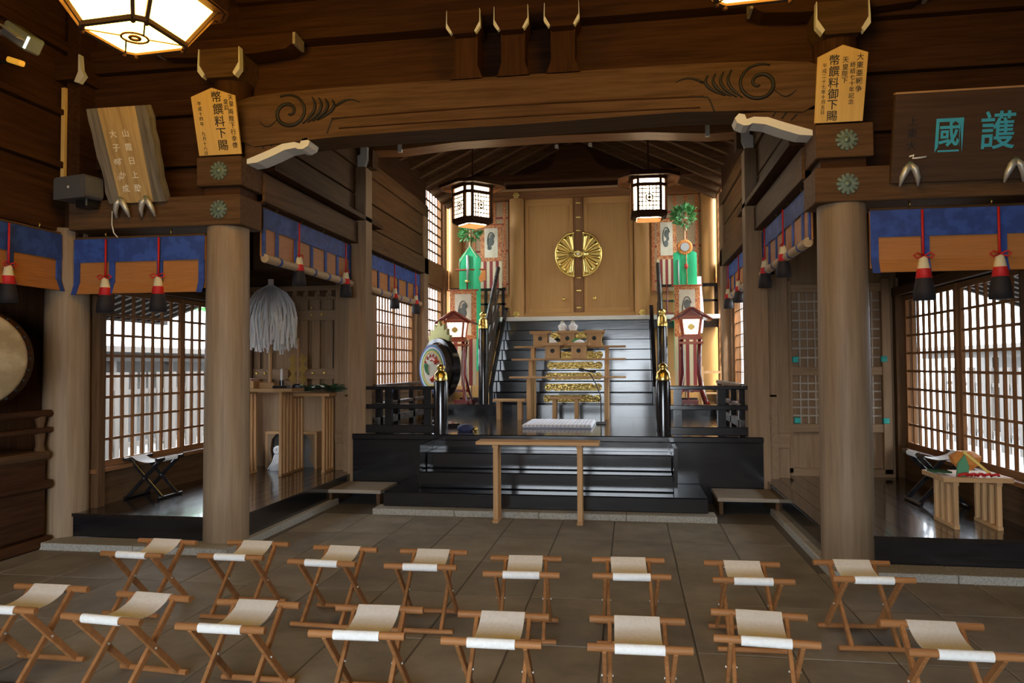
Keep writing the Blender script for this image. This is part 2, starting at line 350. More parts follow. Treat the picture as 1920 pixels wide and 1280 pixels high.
for s in (-1, 1):
    cx_ = s*2.02
    sp = []
    for i in range(61):
        u = i/60; r = .165*(1-u)**.75+.012; t_ = .35*math.pi+u*3.1*math.pi
        sp.append((cx_+s*r*math.cos(t_), 6.195, 3.868+r*.92*math.sin(t_)))
    MB().tube(sp, [.006+.011*math.sin(math.pi*(i+6)/72) for i in range(61)], 5).build('scroll_groove_shade', M['ink_and_shade'], rb)  # black tube painted as the shade inside the scroll groove, nothing is cut
    for k in range(4):
        xt, xb = s*(1.80-.062*k), s*(1.885-.045*k)
        MB().tube([(xt+(xb-xt)*u**1.6-s*.05*math.sin(u*math.pi), 6.195, 3.995-.012*k-(.235-.02*k)*u) for u in [q/10 for q in range(11)]], [.003+.012*math.sin(math.pi*(q+.8)/11.5) for q in range(11)], 5).build('leaf_groove_shade', M['ink_and_shade'], rb)  # leaf grooves likewise: their shade is black tubes laid on the beam
    MB().tube([(s*(1.66-.05*u), 6.195, 3.66+.13*math.sin(u*1.2)) for u in [q/8 for q in range(9)]]+[(s*(1.59-.06*u), 6.195, 3.785+.006*u) for u in (1, 2)], .006, 5).build('leaf_groove_shade', M['ink_and_shade'], rb)
    MB().tube([(s*(1.58-.045*u), 6.195, 3.90+.05*math.sin(u*.55)) for u in range(6)], [.011, .011, .010, .008, .006, .003], 5).build('leaf_groove_shade', M['ink_and_shade'], rb)
    MB().tube([(s*(2.30-.03*u), 6.195, 3.80-.05*math.sin(u*.6)) for u in range(7)], [.002, .005, .006, .006, .005, .004, .002], 5).build('leaf_groove_shade', M['ink_and_shade'], rb)
    # carved bracket nosing under each end with a white painted underside
    ns = holder('beam_nosing_'+('left' if s < 0 else 'right'), 'carved bracket nosing with white painted lower edge under the rainbow beam')
    p = [(2.45, 3.64), (1.95, 3.64), (1.86, 3.635), (1.845, 3.60), (1.90, 3.565), (1.97, 3.585), (2.08, 3.575), (2.2, 3.525), (2.35, 3.475), (2.45, 3.45)]
    MB().prism([(s*a, b) for a, b in p][::s], 'xz', 6.22, 6.48).build('nosing', W('mid', 'x'), ns)
    q = [(2.42, 3.468), (2.35, 3.492), (2.2, 3.545), (2.08, 3.592), (1.97, 3.602), (1.915, 3.585), (1.90, 3.625), (1.855, 3.635), (1.822, 3.60), (1.84, 3.56), (1.89, 3.535), (1.93, 3.535), (1.96, 3.55), (2.06, 3.535), (2.18, 3.485), (2.32, 3.435), (2.42, 3.425)]
    MB().prism([(s*a, b) for a, b in q][::-s], 'xz', 6.20, 6.40).build('white_edge', M['white'], ns)
    for k in range(3): MB().tube([(s*(2.12+.07*k+.03*j*.4), 6.216, 3.60+.010*j*(2-k*.4)-.02*k) for j in range(5)], .006, 5).build('leaf_groove_shade', M['ink_and_shade'], ns)  # black tubes as the shade of the nosing's leaf grooves
# wall above the rainbow beam with three bearing blocks on flared struts
plank_wall('wall_front_centre', 'dark boarded wall above the rainbow beam', ((4.05, 4.57, .06), (4.57, 4.66, -.10), (4.66, 4.98, .02), (4.98, 5.7, -.05)), -2.63, 2.63, 6.40, 6.62)
for k, cx_ in enumerate((-.405, .005, .43)):
    st = holder('beam_strut', 'flared strut with white ended bearing block on the rainbow beam')
    MB().prism([(cx_-.145, 4.06), (cx_-.10, 4.18), (cx_-.105, 4.43), (cx_+.105, 4.43), (cx_+.10, 4.18), (cx_+.145, 4.06)], 'xz', 6.20, 6.40).build('strut', W('dark', 'z'), st)
    MB().prism([(cx_-.14, 4.62), (cx_-.14, 4.51), (cx_-.09, 4.42), (cx_+.09, 4.42), (cx_+.14, 4.51), (cx_+.14, 4.62)], 'xz', 6.10, 6.42).build('block', W('dark', 'x'), st)
    for q in (-1, 1):
        e = cx_+q*.141
        MB().prism([(e, 4.62), (e, 4.51), (e-q*.045, 4.43), (e-q*.03, 4.415), (e+q*.008, 4.47), (e+q*.007, 4.51), (e+q*.003, 4.62)][::q], 'xz', 6.09, 6.13).build('white_end', M['white'], st)

# ---- lower black lacquered stairs and chancel platform
ls = thing('lacquered_stairs', 'broad black lacquered wooden steps on a granite base up to the chancel', 'stairs', (0, 8, 0))
def part(mb, name, m_, p, bevel=0):
    o = mb.build(name, m_, p, bevel=bevel); o.location = tuple(-c for c in p.location); return o
for k in range(4): part(B(-1.82+.91*k+.002, -1.82+.91*(k+1)-.002, 7.83, 8.1, -.01, .062), 'granite_block', M['granite'], ls, .005)
part(B(-1.75, 1.75, 7.98, 8.9, .062, .222), 'step', M['lacquer'], ls, .012)
part(B(-1.42, 1.42, 8.28, 8.9, .222, .406), 'step', M['lacquer'], ls, .012)
part(B(-1.42, 1.42, 8.58, 8.9, .406, .59), 'step', M['lacquer'], ls, .012)
ch = struct(B(-2.46, 2.46, 8.92, 12.4, .0, .70).build('floor_chancel', M['lacquer']), 'raised black lacquered chancel floor with front fascia')
B(-2.46, 2.46, 8.88, 9.0, .70, .772).build('front_edge_board', M['lacquer'], ch, bevel=.01)
for k in range(24): B(-2.4+.2*k+.001, -2.4+.2*(k+1)-.001, 8.99, 12.34, .70, .77+random.uniform(-.0005, .0005)).build('plank', M['lacquer_floor'], ch)
for s in (-1, 1):
    B(min(s*1.42, s*1.46), max(s*1.42, s*1.46), 8.30, 8.92, .2, .70).build('cheek_board', M['lacquer'], ch)
ch2 = struct(B(-2.46, 2.46, 12.32, 14.6, .5, .96).build('floor_upper', M['lacquer'], bevel=.01), 'upper black floor at the foot of the sanctuary stairs')
# low side steps either side of the stairs
for s in (-1, 1):
    t = thing('side_step', 'low pale plank step tucked beside the black stairs on the %s' % ('left' if s < 0 else 'right'), 'step', (s*2.2, 8.55, 0))
    B(-.33, .33, -.30, .33, .145, .185).build('tread', W('grey', 'x'), t, bevel=.004)
    for q in (-1, 1): B(q*.29-.022, q*.29+.022, -.27, .30, 0, .145).build('support', W('mid', 'z'), t)

# ---- aisle outer walls, lattice windows, back walls, ceilings
def lattice(name, label, L, z0, z1, npan, nc, nr, loc, rz, stile=.06, bar=.026, kind='lattice', dp=.012):
    h = holder(name, label, loc, rz)
    pw = L/npan
    ms = {}
    def piece(nm, key, mk, at, ax):
        if key not in ms: ms[key] = mk().mesh(nm); ms[key].materials.append(W(kind, ax))
        obj(nm, ms[key], None, h, at)
    for p in range(npan):
        x0 = p*pw; yy = .02*(p % 2)
        for xx in (x0, x0+pw-stile): piece('stile', 's', lambda: B(0, stile, -.018, .018, z0, z1), (xx, yy, 0), 'z')
        for zz in (z0, z1-.06): piece('frame_rail', 'r', lambda: B(stile, pw-stile, -.017, .017, 0, .06), (x0, yy, zz), 'x')
        iw = pw-2*stile
        for c in range(1, nc): piece('muntin', 'v', lambda: B(-bar/2, bar/2, -dp, dp, z0+.06, z1-.06), (x0+stile+iw*c/nc, yy, 0), 'z')
        for r in range(1, nr): piece('muntin', 'h', lambda: B(stile, pw-stile, -dp+.002, dp+.002, -bar/2, bar/2), (x0, yy, z0+.06+(z1-z0-.12)*r/nr), 'x')
    return h
for s, side in ((-1, 'left'), (1, 'right')):
    X = lambda a: s*a
    def sb(nm, a, b, y0, y1, z0, z1, m_, label=None, bev=.004, st=True):
        o = B(min(s*a, s*b), max(s*a, s*b), y0, y1, z0, z1).build(nm, m_, bevel=bev)
        if st: struct(o, label)
        return o
    sb('wall_aisle_%s' % side, 4.12, 4.24, 6.3, 9.5, .06, .60, W('mid', 'y'), 'wooden board dado under the %s lattice windows' % side)
    sb('sill_%s' % side, 4.06, 4.26, 6.42, 9.46, .595, .635, W('lattice', 'y'), 'window sill of the %s aisle' % side)
    sb('wall_aisle_upper_%s' % side, 4.10, 4.24, 6.2, 9.5, 2.40, 6.0, W('dark', 'y'), 'dark wall above the %s lattice windows' % side)
    sb('lintel_%s' % side, 4.04, 4.22, 6.44, 9.46, 2.40, 2.50, W('mid', 'y'), 'window head beam of the %s aisle' % side)
    for yy in (6.44, 9.36): sb('jamb_%s' % side, 4.05, 4.24, yy, yy+.10, .27, 2.45, W('mid', 'z'), 'window post of the %s aisle' % side)
    lattice('window_%d' % (1 if s < 0 else 2), 'sliding wooden lattice windows along the %s aisle' % side, 2.82, .635, 2.40, 2, 8, 8, (X(4.16), 6.54 if s < 0 else 9.36, 0), R(90) if s < 0 else R(-90))
    # aisle ceiling
    sb('ceiling_aisle_%s' % side, 2.3, 4.3, 6.5, 9.6, 3.44, 3.5, W('dark', 'y'), 'board ceiling of the %s aisle' % side)
    # posts at the back of the aisle and the chancel wall
    for yy, z0 in ((9.05, .06), (12.15, .5)):
        sb('pillar_%s' % side, 2.30 if yy < 10 else 2.40, 2.54, yy-.12, yy+.12, z0, 4.12, W('tan', 'z'), 'square wooden post beside the chancel on the %s' % side, .01)
    sb('pillar_half_%s' % side, 2.54, 2.80, 9.18, 9.46, .27, 3.44, W('tan', 'z'), 'half post at the inner edge of the %s aisle back wall' % side)
    sb('wall_back_%s' % side, 2.5, 4.3, 9.47, 9.6, -.3, 6.12, W('tan', 'z'), 'wooden back wall of the %s aisle' % side)
    # side beams of the nave/chancel
    for a, b, z0, z1, ax, kd in ((2.40, 2.62, 3.15, 3.42, 'y', 'mid'), (2.47, 2.60, 3.42, 3.45, 'y', 'dark'), (2.435, 2.60, 3.45, 3.77, 'y', 'mid'), (2.47, 2.60, 3.77, 3.79, 'y', 'dark'), (2.435, 2.60, 3.79, 4.12, 'y', 'mid'), (2.40, 2.62, 4.12, 4.32, 'y', 'mid'), (2.44, 2.62, 4.32, 4.90, 'y', 'dark'), (2.48, 2.62, 4.90, 6.12, 'y', 'dark')):
        sb('beam_side_%s' % side, a, b, 6.5, 14.62 if z0 > 4.85 else 12.27, z0, z1, W(kd, ax), 'horizontal side wall timber on the %s of the nave' % side, .006)
    sb('beam_end_%s' % side, 2.42, 2.66, 6.50, 6.56, 3.13, 4.12, W('dark', 'z'), 'dark post behind the %s column' % side)
    # white carved end on the post top
    t = holder('beam_bracket_'+side, 'post top bracket with white painted end on the %s' % side)
    B(min(X(2.22), X(2.42)), max(X(2.22), X(2.42)), 8.96, 9.16, 4.12, 4.34).build('bracket', W('mid', 'x'), t)
    MB().prism([(X(2.36), 4.36), (X(2.36), 4.27), (X(2.44), 4.24), (X(2.44), 4.20), (X(2.41), 4.12), (X(2.30), 4.12), (X(2.27), 4.20), (X(2.27), 4.36)][::-s], 'xz', 8.90, 8.965).build('white_end', M['white'], t)
    # chancel side walls
    sb('wall_chancel_%s' % side, 2.52, 2.66, 9.1, 14.6, .0, 1.22, W('tan', 'y'), 'board dado of the chancel on the %s' % side)
    sb('sill_chancel_%s' % side, 2.47, 2.68, 9.16, 12.1, 1.20, 1.25, W('tan', 'y'), 'chancel window sill on the %s' % side)
    lattice('window_%d' % (3 if s < 0 else 4), 'lattice windows in the chancel wall on the %s' % side, 2.0, 1.25, 2.66, 2, 7, 7, (X(2.58), 9.95 if s < 0 else 11.95, 0), R(90) if s < 0 else R(-90), .05, .026 if s < 0 else .014, dp=.010 if s < 0 else .006)
    sb('jamb_chancel_%s' % side, 2.52, 2.66, 9.16, 9.95, 1.22, 2.8, W('tan', 'z'), 'board panel beside the chancel windows on the %s' % side)
    sb('jamb_chancel_%s' % side, 2.52, 2.66, 11.95, 12.2, 1.22, 2.8, W('tan', 'z'), 'board panel behind the chancel windows on the %s' % side)
    sb('lintel_chancel_%s' % side, 2.50, 2.66, 9.16, 12.2, 2.66, 3.15, W('tan', 'y'), 'board above the chancel windows on the %s' % side)
    # sanctuary side: tall two-tier lattices
    lattice('window_%d' % (5 if s < 0 else 6), 'upper tall lattice window beside the sanctuary on the %s' % side, 1.80, 3.5, 4.88, 1, 9, 7, (X(2.66), 12.30 if s < 0 else 14.10, 0), R(90) if s < 0 else R(-90), .05, .034, dp=.008)
    lattice('window_%d' % (7 if s < 0 else 8), 'lower lattice window beside the sanctuary on the %s' % side, 1.80, 1.22, 3.1, 1, 9, 9, (X(2.66), 12.30 if s < 0 else 14.10, 0), R(90) if s < 0 else R(-90), .05, .034, dp=.008)
    sb('lintel_sanctuary_%s' % side, 2.60, 2.74, 12.24, 14.5, 3.1, 3.5, W('lattice', 'y'), 'rail between the sanctuary lattices on the %s' % side)
    sb('jamb_sanctuary_%s' % side, 2.58, 2.74, 14.10, 14.28, 1.0, 4.95, W('lattice', 'z'), 'post behind the sanctuary lattices on the %s' % side)
    # front hall: outer side walls
    sb('wall_%s' % side, 6.2, 6.4, -3.1, 6.6, -.1, 6.0, W('dark', 'z'), 'dark boarded side wall of the hall on the %s' % side)
    sb('wall_end_%s' % side, 4.35, 6.3, 6.42, 6.62, -.1, 2.9, W('dark', 'z'), 'dark end wall of the side passage on the %s' % side)
    for z0, z1, off in ((2.87, 3.19, 0), (3.19, 3.46, .05), (3.46, 3.52, -.02), (3.52, 3.96, .05), (3.96, 4.01, -.02), (4.01, 4.57, .05), (4.57, 4.66, -.02), (4.66, 5.8, .05)):
        sb('beam_hall_%s' % side, 4.25+off, 4.45, -3.1, 6.35, z0, z1, W('dark', 'y'), 'dark horizontal timber high on the %s wall of the hall' % side)
    for yy in (-2.8, .2, 3.2): struct(MB().lathe((X(4.33), yy, 0), [(.19, 0), (.18, 2.9)], 24).build('column', W('col', 'z')), 'round column of the hall on the %s' % side)
struct(B(-6.4, 6.4, -3.2, 6.7, 5.70, 5.85).build('ceiling', W('dark', 'x')), 'dark board ceiling of the front hall')
# entrance wall behind the viewer
struct(B(-6.4, 6.4, -3.2, -3.0, 2.7, 6.0).build('wall_entrance', W('dark', 'x')), 'dark wall over the open entrance')
for s in (-1, 1): struct(B(min(s*2.1-.1, s*6.4), max(s*2.1-.1, s*6.4), -3.2, -3.0, -.1, 2.8).build('wall_entrance_side', W('dark', 'z')), 'entrance side wall')

# ---- chancel ceiling: second arched beam, sloping rafters, roof boards
b2 = holder('beam_second', 'second arched cross beam deeper in the chancel')
MB().prism([(-2.5, 4.62), (2.5, 4.62), (2.5, 4.38), (1.95, 4.36), (1.2, 4.42), (0, 4.44), (-1.2, 4.42), (-1.95, 4.36), (-2.5, 4.38)], 'xz', 9.1, 9.42).build('beam_body', W('lattice', 'x'), b2, bevel=.01)
MB().prism([(-2.5, 5.9), (2.5, 5.9), (2.5, 4.60), (-2.5, 4.60)], 'xz', 9.2, 9.4).build('board', W('dark', 'x'), b2)
for s in (-1, 1): B(min(s*1.88, s*1.93), max(s*1.88, s*1.93), 9.08, 9.13, 4.33, 4.47).build('white_end', M['white'], b2)
cl = holder('ceiling_chancel', 'sloping board ceiling of the chancel with exposed rafters')
for s in (-1, 1):
    MB().add([(0, 9.2, 6.0), (0, 14.6, 6.0), (s*2.6, 14.6, 4.75), (s*2.6, 9.2, 4.75), (0, 9.2, 6.1), (0, 14.6, 6.1), (s*2.6, 14.6, 4.85), (s*2.6, 9.2, 4.85)],
             [(0, 1, 2, 3), (7, 6, 5, 4), (0, 3, 7, 4), (1, 5, 6, 2), (2, 6, 7, 3), (0, 4, 5, 1)]).build('roof_board', W('dark', 'y'), cl)
    for k in range(9):
        yy = 9.7+.55*k
        MB().bar((0, yy, 5.95), (s*2.55, yy, 4.72), .09, .10).build('rafter', W('mid', 'x'), cl)
struct(B(-2.7, 2.7, 14.55, 14.75, 4.95, 6.15).build('wall_gable', W('dark', 'x')), 'dark gable wall above the sanctuary doors')
kae = holder('beam_frog_leg', 'frog-leg strut silhouette under the chancel ridge')
MB().prism([(-.62, 5.12), (-.45, 5.16), (-.34, 5.30), (-.30, 5.46), (-.18, 5.56), (.18, 5.56), (.30, 5.46), (.34, 5.30), (.45, 5.16), (.62, 5.12), (.62, 5.06), (-.62, 5.06)], 'xz', 13.3, 13.42).build('strut', W('dark', 'x'), kae)
for q in (-1, 1): MB().prism([(q*.30-.03, 5.58), (q*.30+.03, 5.58), (q*.30+.035, 5.50), (q*.30-.035, 5.52)], 'xz', 13.28, 13.3).build('white_end', M['white'], kae)
B(-2.5, 2.5, 13.3, 13.5, 4.94, 5.07).build('tie', W('dark', 'x'), kae)
# nave ceiling between the rainbow beam wall and the second beam
struct(B(-2.6, 2.6, 6.5, 9.3, 5.35, 5.45).build('ceiling_nave', W('dark', 'y')), 'dark board ceiling between the two arched beams')
struct(B(-6.6, 6.6, -3.4, 9.7, 5.9, 6.0).build('roof', W('dark', 'x')), 'main roof')
struct(B(-2.9, 2.9, 9.2, 15.6, 6.12, 6.2).build('roof_sanctuary', W('dark', 'x')), 'sanctuary roof')

# ================================================================ SANCTUARY
gs = thing('sanctuary_stairs', 'steep black lacquered stairs with gilt riser plates below the sanctuary doors', 'stairs', (0, 12.6, .96))
RH = .186
def plate_pts(hw, hh):
    p = []
    for q in (1, -1):
        for k in range(-6, 7):
            t = k*math.pi/2/6*1.3; p.append((q*(hw-hh)+q*hh*math.cos(t), q*hh*math.sin(t)))
        p += [(q*(hw-hh*2.15), q*hh*.55), (q*(hw-hh*2.5), q*hh*.98)]
    return p
def relief(m):
    n, l, b = nodes(m); tc = n.new('ShaderNodeTexCoord'); v = n.new('ShaderNodeTexVoronoi'); v.feature = 'F1'; v.inputs['Scale'].default_value = 26
    l.new(tc.outputs['Object'], v.inputs['Vector']); bp = n.new('ShaderNodeBump'); bp.inputs['Strength'].default_value = .9; bp.inputs['Distance'].default_value = .02
    l.new(v.outputs['Distance'], bp.inputs['Height']); l.new(bp.outputs[0], b.inputs['Normal'])
relief(M['goldrel'])
_pp = plate_pts(.49, .066); _cx = 0
for k in range(8):
    st = B(-1.33, 1.33, .2*k, 1.62, RH*k, RH*(k+1)).build('step', M['lacquer'], gs, bevel=.01)
    if k < 7:
        MB().prism([(a, b+RH*(k+.47)) for a, b in _pp], 'xz', .2*k-.012, .2*k+.002).build('gilt_plate', M['goldrel'], st)
# stringer sides and sloping handrails
for s in (-1, 1):
    side = 'left' if s < 0 else 'right'
    X = lambda a, b: (min(s*a, s*b), max(s*a, s*b))
    MB().prism([(12.45, .96), (12.45, 1.25), (14.1, 2.72), (14.3, 2.72), (14.3, .96)], 'yz', *X(1.33, 1.40)).build('stringer', M['lacquer'], gs).location = (0, -12.6, -.96)
    rl = thing('stair_railing', 'black lacquered stair railing with gilt onion-cap newel beside the sanctuary stairs on the %s' % side, 'railing', (s*1.49, 12.42, .96))
    MB().lathe((0, 0, 0), [(.085, 0), (.085, 1.24), (.075, 1.29)], 20).build('newel', M['lacquer'], rl)
    cap = MB().lathe((0, 0, 1.28), [(.082, 0), (.082, .08), (.074, .09), (.078, .13), (.05, .17), (.04, .19), (.062, .215), (.058, .25), (.02, .275), (0, .285)], 20).build('gilt_cap', M['gold'], rl)
    for zz, r in ((1.14, .04), (.72, .03), (.42, .03)):
        MB().cyl((s*.0, .05, zz), (0, 1.5, zz+1.36), r, n=10).build('rail', M['smoke'], rl)
    for k in range(3): MB().bar((0, .35+.4*k, .18+.37*k), (0, .35+.4*k, 1.40+.37*k), .05, .06).build('baluster', M['smoke'], rl)
    MB().prism([(.06, .06), (.06, .34), (1.5, 1.68), (1.5, 1.38)], 'yz', -.03, .03).build('side_board', M['smoke'], rl)
# sanctuary floor edge and front wall
hf = struct(B(-2.6, 2.6, 14.24, 14.6, 2.30, 2.45).build('floor_sanctuary', M['lacquer']), 'sanctuary floor')
for k in range(6): B(-2.6+.866*k+.002, -2.6+.866*(k+1)-.002, 14.0, 14.5, 2.452, 2.53).build('pale_edge_board', M['pale'], hf)
struct(B(-2.7, 2.7, 14.62, 14.75, .9, 5.0).build('wall_back', W('door', 'z')), 'wooden front wall of the sanctuary')
struct(B(-2.6, 2.6, 14.40, 14.66, 4.87, 5.02).build('lintel_sanctuary', W('lattice', 'x'), bevel=.006), 'lintel over the sanctuary doors')
struct(B(-2.62, 2.62, 14.36, 14.5, 5.02, 5.06).build('trim_2', W('hinoki', 'x')), 'pale strip above the sanctuary lintel')
struct(B(-1.45, 1.45, 14.42, 14.62, 2.52, 2.63).build('sill_sanctuary', W('door', 'x'), bevel=.006), 'threshold beam of the sanctuary doors')
for s in (-1, 1):
    struct(MB().cyl((s*1.21, 14.48, 2.52), (s*1.21, 14.48, 4.88), .145, n=28).build('pillar_sanctuary', W('door', 'z')), 'round pillar beside the sanctuary doors')
    struct(MB().cyl((s*2.45, 14.48, 2.52), (s*2.45, 14.48, 4.88), .13, n=24).build('pillar_sanctuary', W('door', 'z')), 'outer round pillar of the sanctuary front')
    for zz, cx_ in ((4.95, 1.21), (2.60, 1.21), (4.93, 2.36)):
        g = thing('gilt_flower_boss', 'small gilt flower boss %s the sanctuary %s on the %s' % ('above' if zz > 4 else 'at the foot of', 'pillar' if cx_ < 2 else 'corner pillar', 'left' if s < 0 else 'right'), 'metal ornament', (s*cx_, 14.395 if zz > 4 else 14.33, zz))
        for k in range(6):
            t = k*math.pi/3; MB().sph((.04*math.cos(t), 0, .04*math.sin(t)), .026, .014, .026, 8, 6).build('petal', M['gold'], g)
        MB().sph((0, -.008, 0), .022, .018, .022, 8, 6).build('centre', M['gold'], g)
    # bamboo blinds with brocade strips in the side bays
    bl = thing('bamboo_blind', 'bamboo blind with red brocade strips in the %s bay of the sanctuary front' % ('left' if s < 0 else 'right'), 'blind', (s*1.86, 14.56, 2.6))
    B(-.46, .46, -.012, .012, .42, 2.26).build('reed_panel', M['blindgrid'], bl)
    for k in range(5): B(-.46+.205*k, -.40+.205*k, -.02, -.012, .42, 2.26).build('brocade_strip', M['brocade'], bl)
    for k in range(3): B(-.46, .46, -.018, -.012, .6+.66*k, .64+.66*k).build('brocade_strip', M['dred'], bl)
    # dark transom rail and low fretwork under the blinds
    tr = thing('veranda_rail', 'dark lacquered veranda rail in front of the %s blind' % ('left' if s < 0 else 'right'), 'railing', (s*2.0, 14.25, 2.52))
    B(-.5, .6, -.04, .04, .54, .60).build('rail', M['lacquer'], tr)
    B(-.5, .6, -.03, .03, .26, .30).build('rail', M['lacquer'], tr)
    for k in range(4): B(-.5+.34*k, -.44+.34*k, -.03, .03, 0, .54).build('baluster', M['lacquer'], tr)
# doors
for s in (-1, 1):
    d = holder('door_%d' % (1 if s < 0 else 2), '%s leaf of the tall plain wooden sanctuary doors' % ('left' if s < 0 else 'right'))
    a, b = sorted((s*.03, s*1.05))
    B(a, b, 14.50, 14.56, 2.63, 4.87).build('door_leaf', W('door', 'z'), d, bevel=.004)
    for x0, x1 in ((s*.10, s*.17), (s*.98, s*1.05)): B(min(x0, x1), max(x0, x1), 14.47, 14.50, 2.63, 4.87).build('stile', W('door', 'z'), d, bevel=.003)
    for z0, z1 in ((2.63, 2.72), (4.74, 4.87)): B(min(s*.17, s*.98), max(s*.17, s*.98), 14.47, 14.50, z0, z1).build('frame_rail', W('door', 'x'), d, bevel=.003)
    MB().sph((s*.30, 14.485, 2.90), .035, .03, .035).build('gilt_stud', M['gold'], d)
    B(a, b, 14.505, 14.52, 2.68, 2.70).build('joint', W('door', 'x'), d)
bt = holder('trim_3', 'central batten of the sanctuary doors with gilt nail heads')
B(-.075, .085, 14.44, 14.50, 2.63, 4.87).build('batten', W('lattice', 'z'), bt, bevel=.006)
for zz in (2.72, 3.05, 3.30, 4.22, 4.48, 4.76):
    for q in (-1, 1): MB().sph((q*.022, 14.438, zz), .026, .02, .022, 8, 6).build('nail_head', M['gold'], bt)
# gilt chrysanthemum crest over the door joint
cr = thing('gilt_crest', 'large round gilt chrysanthemum crest on the sanctuary doors', 'crest', (0, 14.44, 3.75))
for s in (-1, 1):
    hp = [(s*.085, -.44)]+[(s*.085+s*.36*math.cos(t*math.pi/24), .425*math.sin(t*math.pi/24)) for t in range(-12, 13)]+[(s*.085, .44)]
    MB().prism([(a, b) for a, b in hp], 'xz', -.03, 0).build('half_disc', M['brass'], cr)
    for k in range(8):
        t = -math.pi/2+(k+.5)*math.pi/8; c, sn = math.cos(t), math.sin(t)
        p0 = Vector((s*(.10+.02*c), -.03, .06*sn)); p1 = Vector((s*(.085+.335*c), -.04, .39*sn))
        pts = [p0.lerp(p1, j/6) for j in range(7)]
        MB().tube(pts, [.014+.028*j/6 for j in range(7)], 8).build('petal', M['gold'], cr)
    MB().tube([(s*.085+s*.352*math.cos(t*math.pi/24), -.035, .42*math.sin(t*math.pi/24)) for t in range(-12, 13)], .022, 6).build('rim', M['gold'], cr)
    MB().sph((s*.15, -.08, 0), .07, .03, .045, 10, 6).build('bolt', M['goldrel'], cr)
for k in range(8):
    t = k*math.pi/4; MB().sph((.05*math.cos(t), -.10, .05*math.sin(t)), .034, .02, .03, 8, 6).build('flower_petal', M['gold'], cr)
MB().sph((0, -.115, 0), .03, .02, .03, 8, 6).build('flower_centre', M['cream'], cr)
B(-.2, .2, -.09, -.06, -.03, .03).build('lock_bar', M['goldrel'], cr)

# ================================================================ CHANCEL FURNITURE
# front railings with onion-cap newels
for s in (-1, 1):
    side = 'left' if s < 0 else 'right'
    rl = thing('chancel_railing', 'black lacquered chancel railing with gilt onion-cap newel at the %s of the steps' % side, 'railing', (s*1.345, 8.98, .77))
    MB().lathe((0, 0, 0), [(.088, 0), (.088, .62), (.078, .67)], 24).build('newel', M['lacquer'], rl)
    MB().lathe((0, 0, .655), [(.082, 0), (.085, .03), (.078, .05), (.076, .085), (.05, .115), (.035, .13), (.052, .15), (.05, .175), (.02, .20), (0, .21)], 20).build('gilt_cap', M['gold'], rl)
    for zz, h in ((.565, .045), (.335, .06), (.06, .10)): B(min(s*.05, s*1.0), max(s*.05, s*1.0), -.035, .035, zz-h/2, zz+h/2).build('rail', M['lacquer'], rl, bevel=.008)
    for xx in (.12, .62, .98): B(min(s*xx, s*(xx+.09)), max(s*xx, s*(xx+.09)), -.03, .03, .0, .55).build('baluster', M['lacquer'], rl)
    rl2 = thing('side_railing', 'black lacquered railing running back along the %s chancel wall' % side, 'railing', (s*2.3, 9.3, .77))
    for zz, h in ((.575, .05), (.335, .05), (.12, .10)): B(-.035, .035, 0, 2.55, zz-h/2, zz+h/2).build('rail', M['smoke'], rl2, bevel=.008)
    for k in range(4): B(-.035, .035, .1+.75*k, .2+.75*k, 0, .56).build('baluster', M['lacquer'], rl2)
# tall narrow wooden table before the stairs
t = thing('offering_table', 'tall narrow plain wooden table standing before the black steps', 'table', (.02, 7.66, 0))
B(-.63, .63, -.13, .13, .795, .83).build('tabletop', W('hinoki', 'x'), t, bevel=.004)
for q in (-1, 1):
    for yy in (-.075, .075): B(q*.43-.025, q*.43+.025, yy-.02, yy+.02, .03, .795).build('leg', W('hinoki', 'z'), t, bevel=.003)
    B(q*.43-.03, q*.43+.03, -.125, .125, 0, .032).build('foot', W('hinoki', 'y'), t, bevel=.003)
    B(q*.43-.03, q*.43+.03, -.11, .11, .765, .795).build('cleat', W('hinoki', 'y'), t)
# patterned prayer mat
t = thing('prayer_mat', 'thick white mat with blue dotted pattern lying before the altar', 'mat', (.0, 10.35, .77))
B(-.46, .46, -.5, .55, 0, .055).build('body', M['mat_'], t, bevel=.012)
dots = MB()
for i in range(17):
    for j in range(9): dots.cyl((-.42+.0525*i, -.44+.115*j, .054), (-.42+.0525*i, -.44+.115*j, .0565), .011, n=6)
    dots.cyl((-.42+.0525*i, -.502, .036), (-.42+.0525*i, -.499, .036), .008, n=6)
dots.build('dot_pattern', M['bluedot'], t)['kind'] = 'stuff'
B(-.455, .455, -.503, -.499, .010, .016).build('blue_edge_line', M['bluedot'], t)
# microphone
t = thing('microphone', 'black gooseneck microphone on a small square base beside the mat', 'microphone', (.55, 10.7, .77))
B(-.07, .07, -.06, .06, 0, .03).build('base', M['plastic'], t, bevel=.006)
MB().tube([(0, 0, .03), (0, 0, .30), (-.01, 0, .42), (-.06, 0, .55), (-.13, 0, .68), (-.17, 0, .73)], .008, 8).build('gooseneck', M['plastic'], t)
MB().cyl((-.31, 0, .775), (-.07, 0, .74), .017, n=12).build('head', M['plastic'], t); MB().cyl((-.31, 0, .775), (-.24, 0, .765), .026, n=12).build('windscreen', M['plastic'], t)
# three-tier altar stand
t = thing('tiered_altar', 'three-tier plain wooden altar stand in front of the sanctuary stairs', 'altar', (0, 11.6, .77))
for k, (z, y0, y1, hw) in enumerate(((.665, -.12, .14, .90), (.945, .14, .40, .90), (1.15, .40, .68, .90))):
    B(-hw, hw, y0, y1, z-.028, z).build('tier_board', W('lattice' if 0 else 'hinoki', 'x'), t, bevel=.003)
    for q in (-1, 1): B(q*.60-.032, q*.60+.032, y0+.05, y1-.05, 0, z-.028).build('leg', W('hinoki', 'z'), t, bevel=.003)
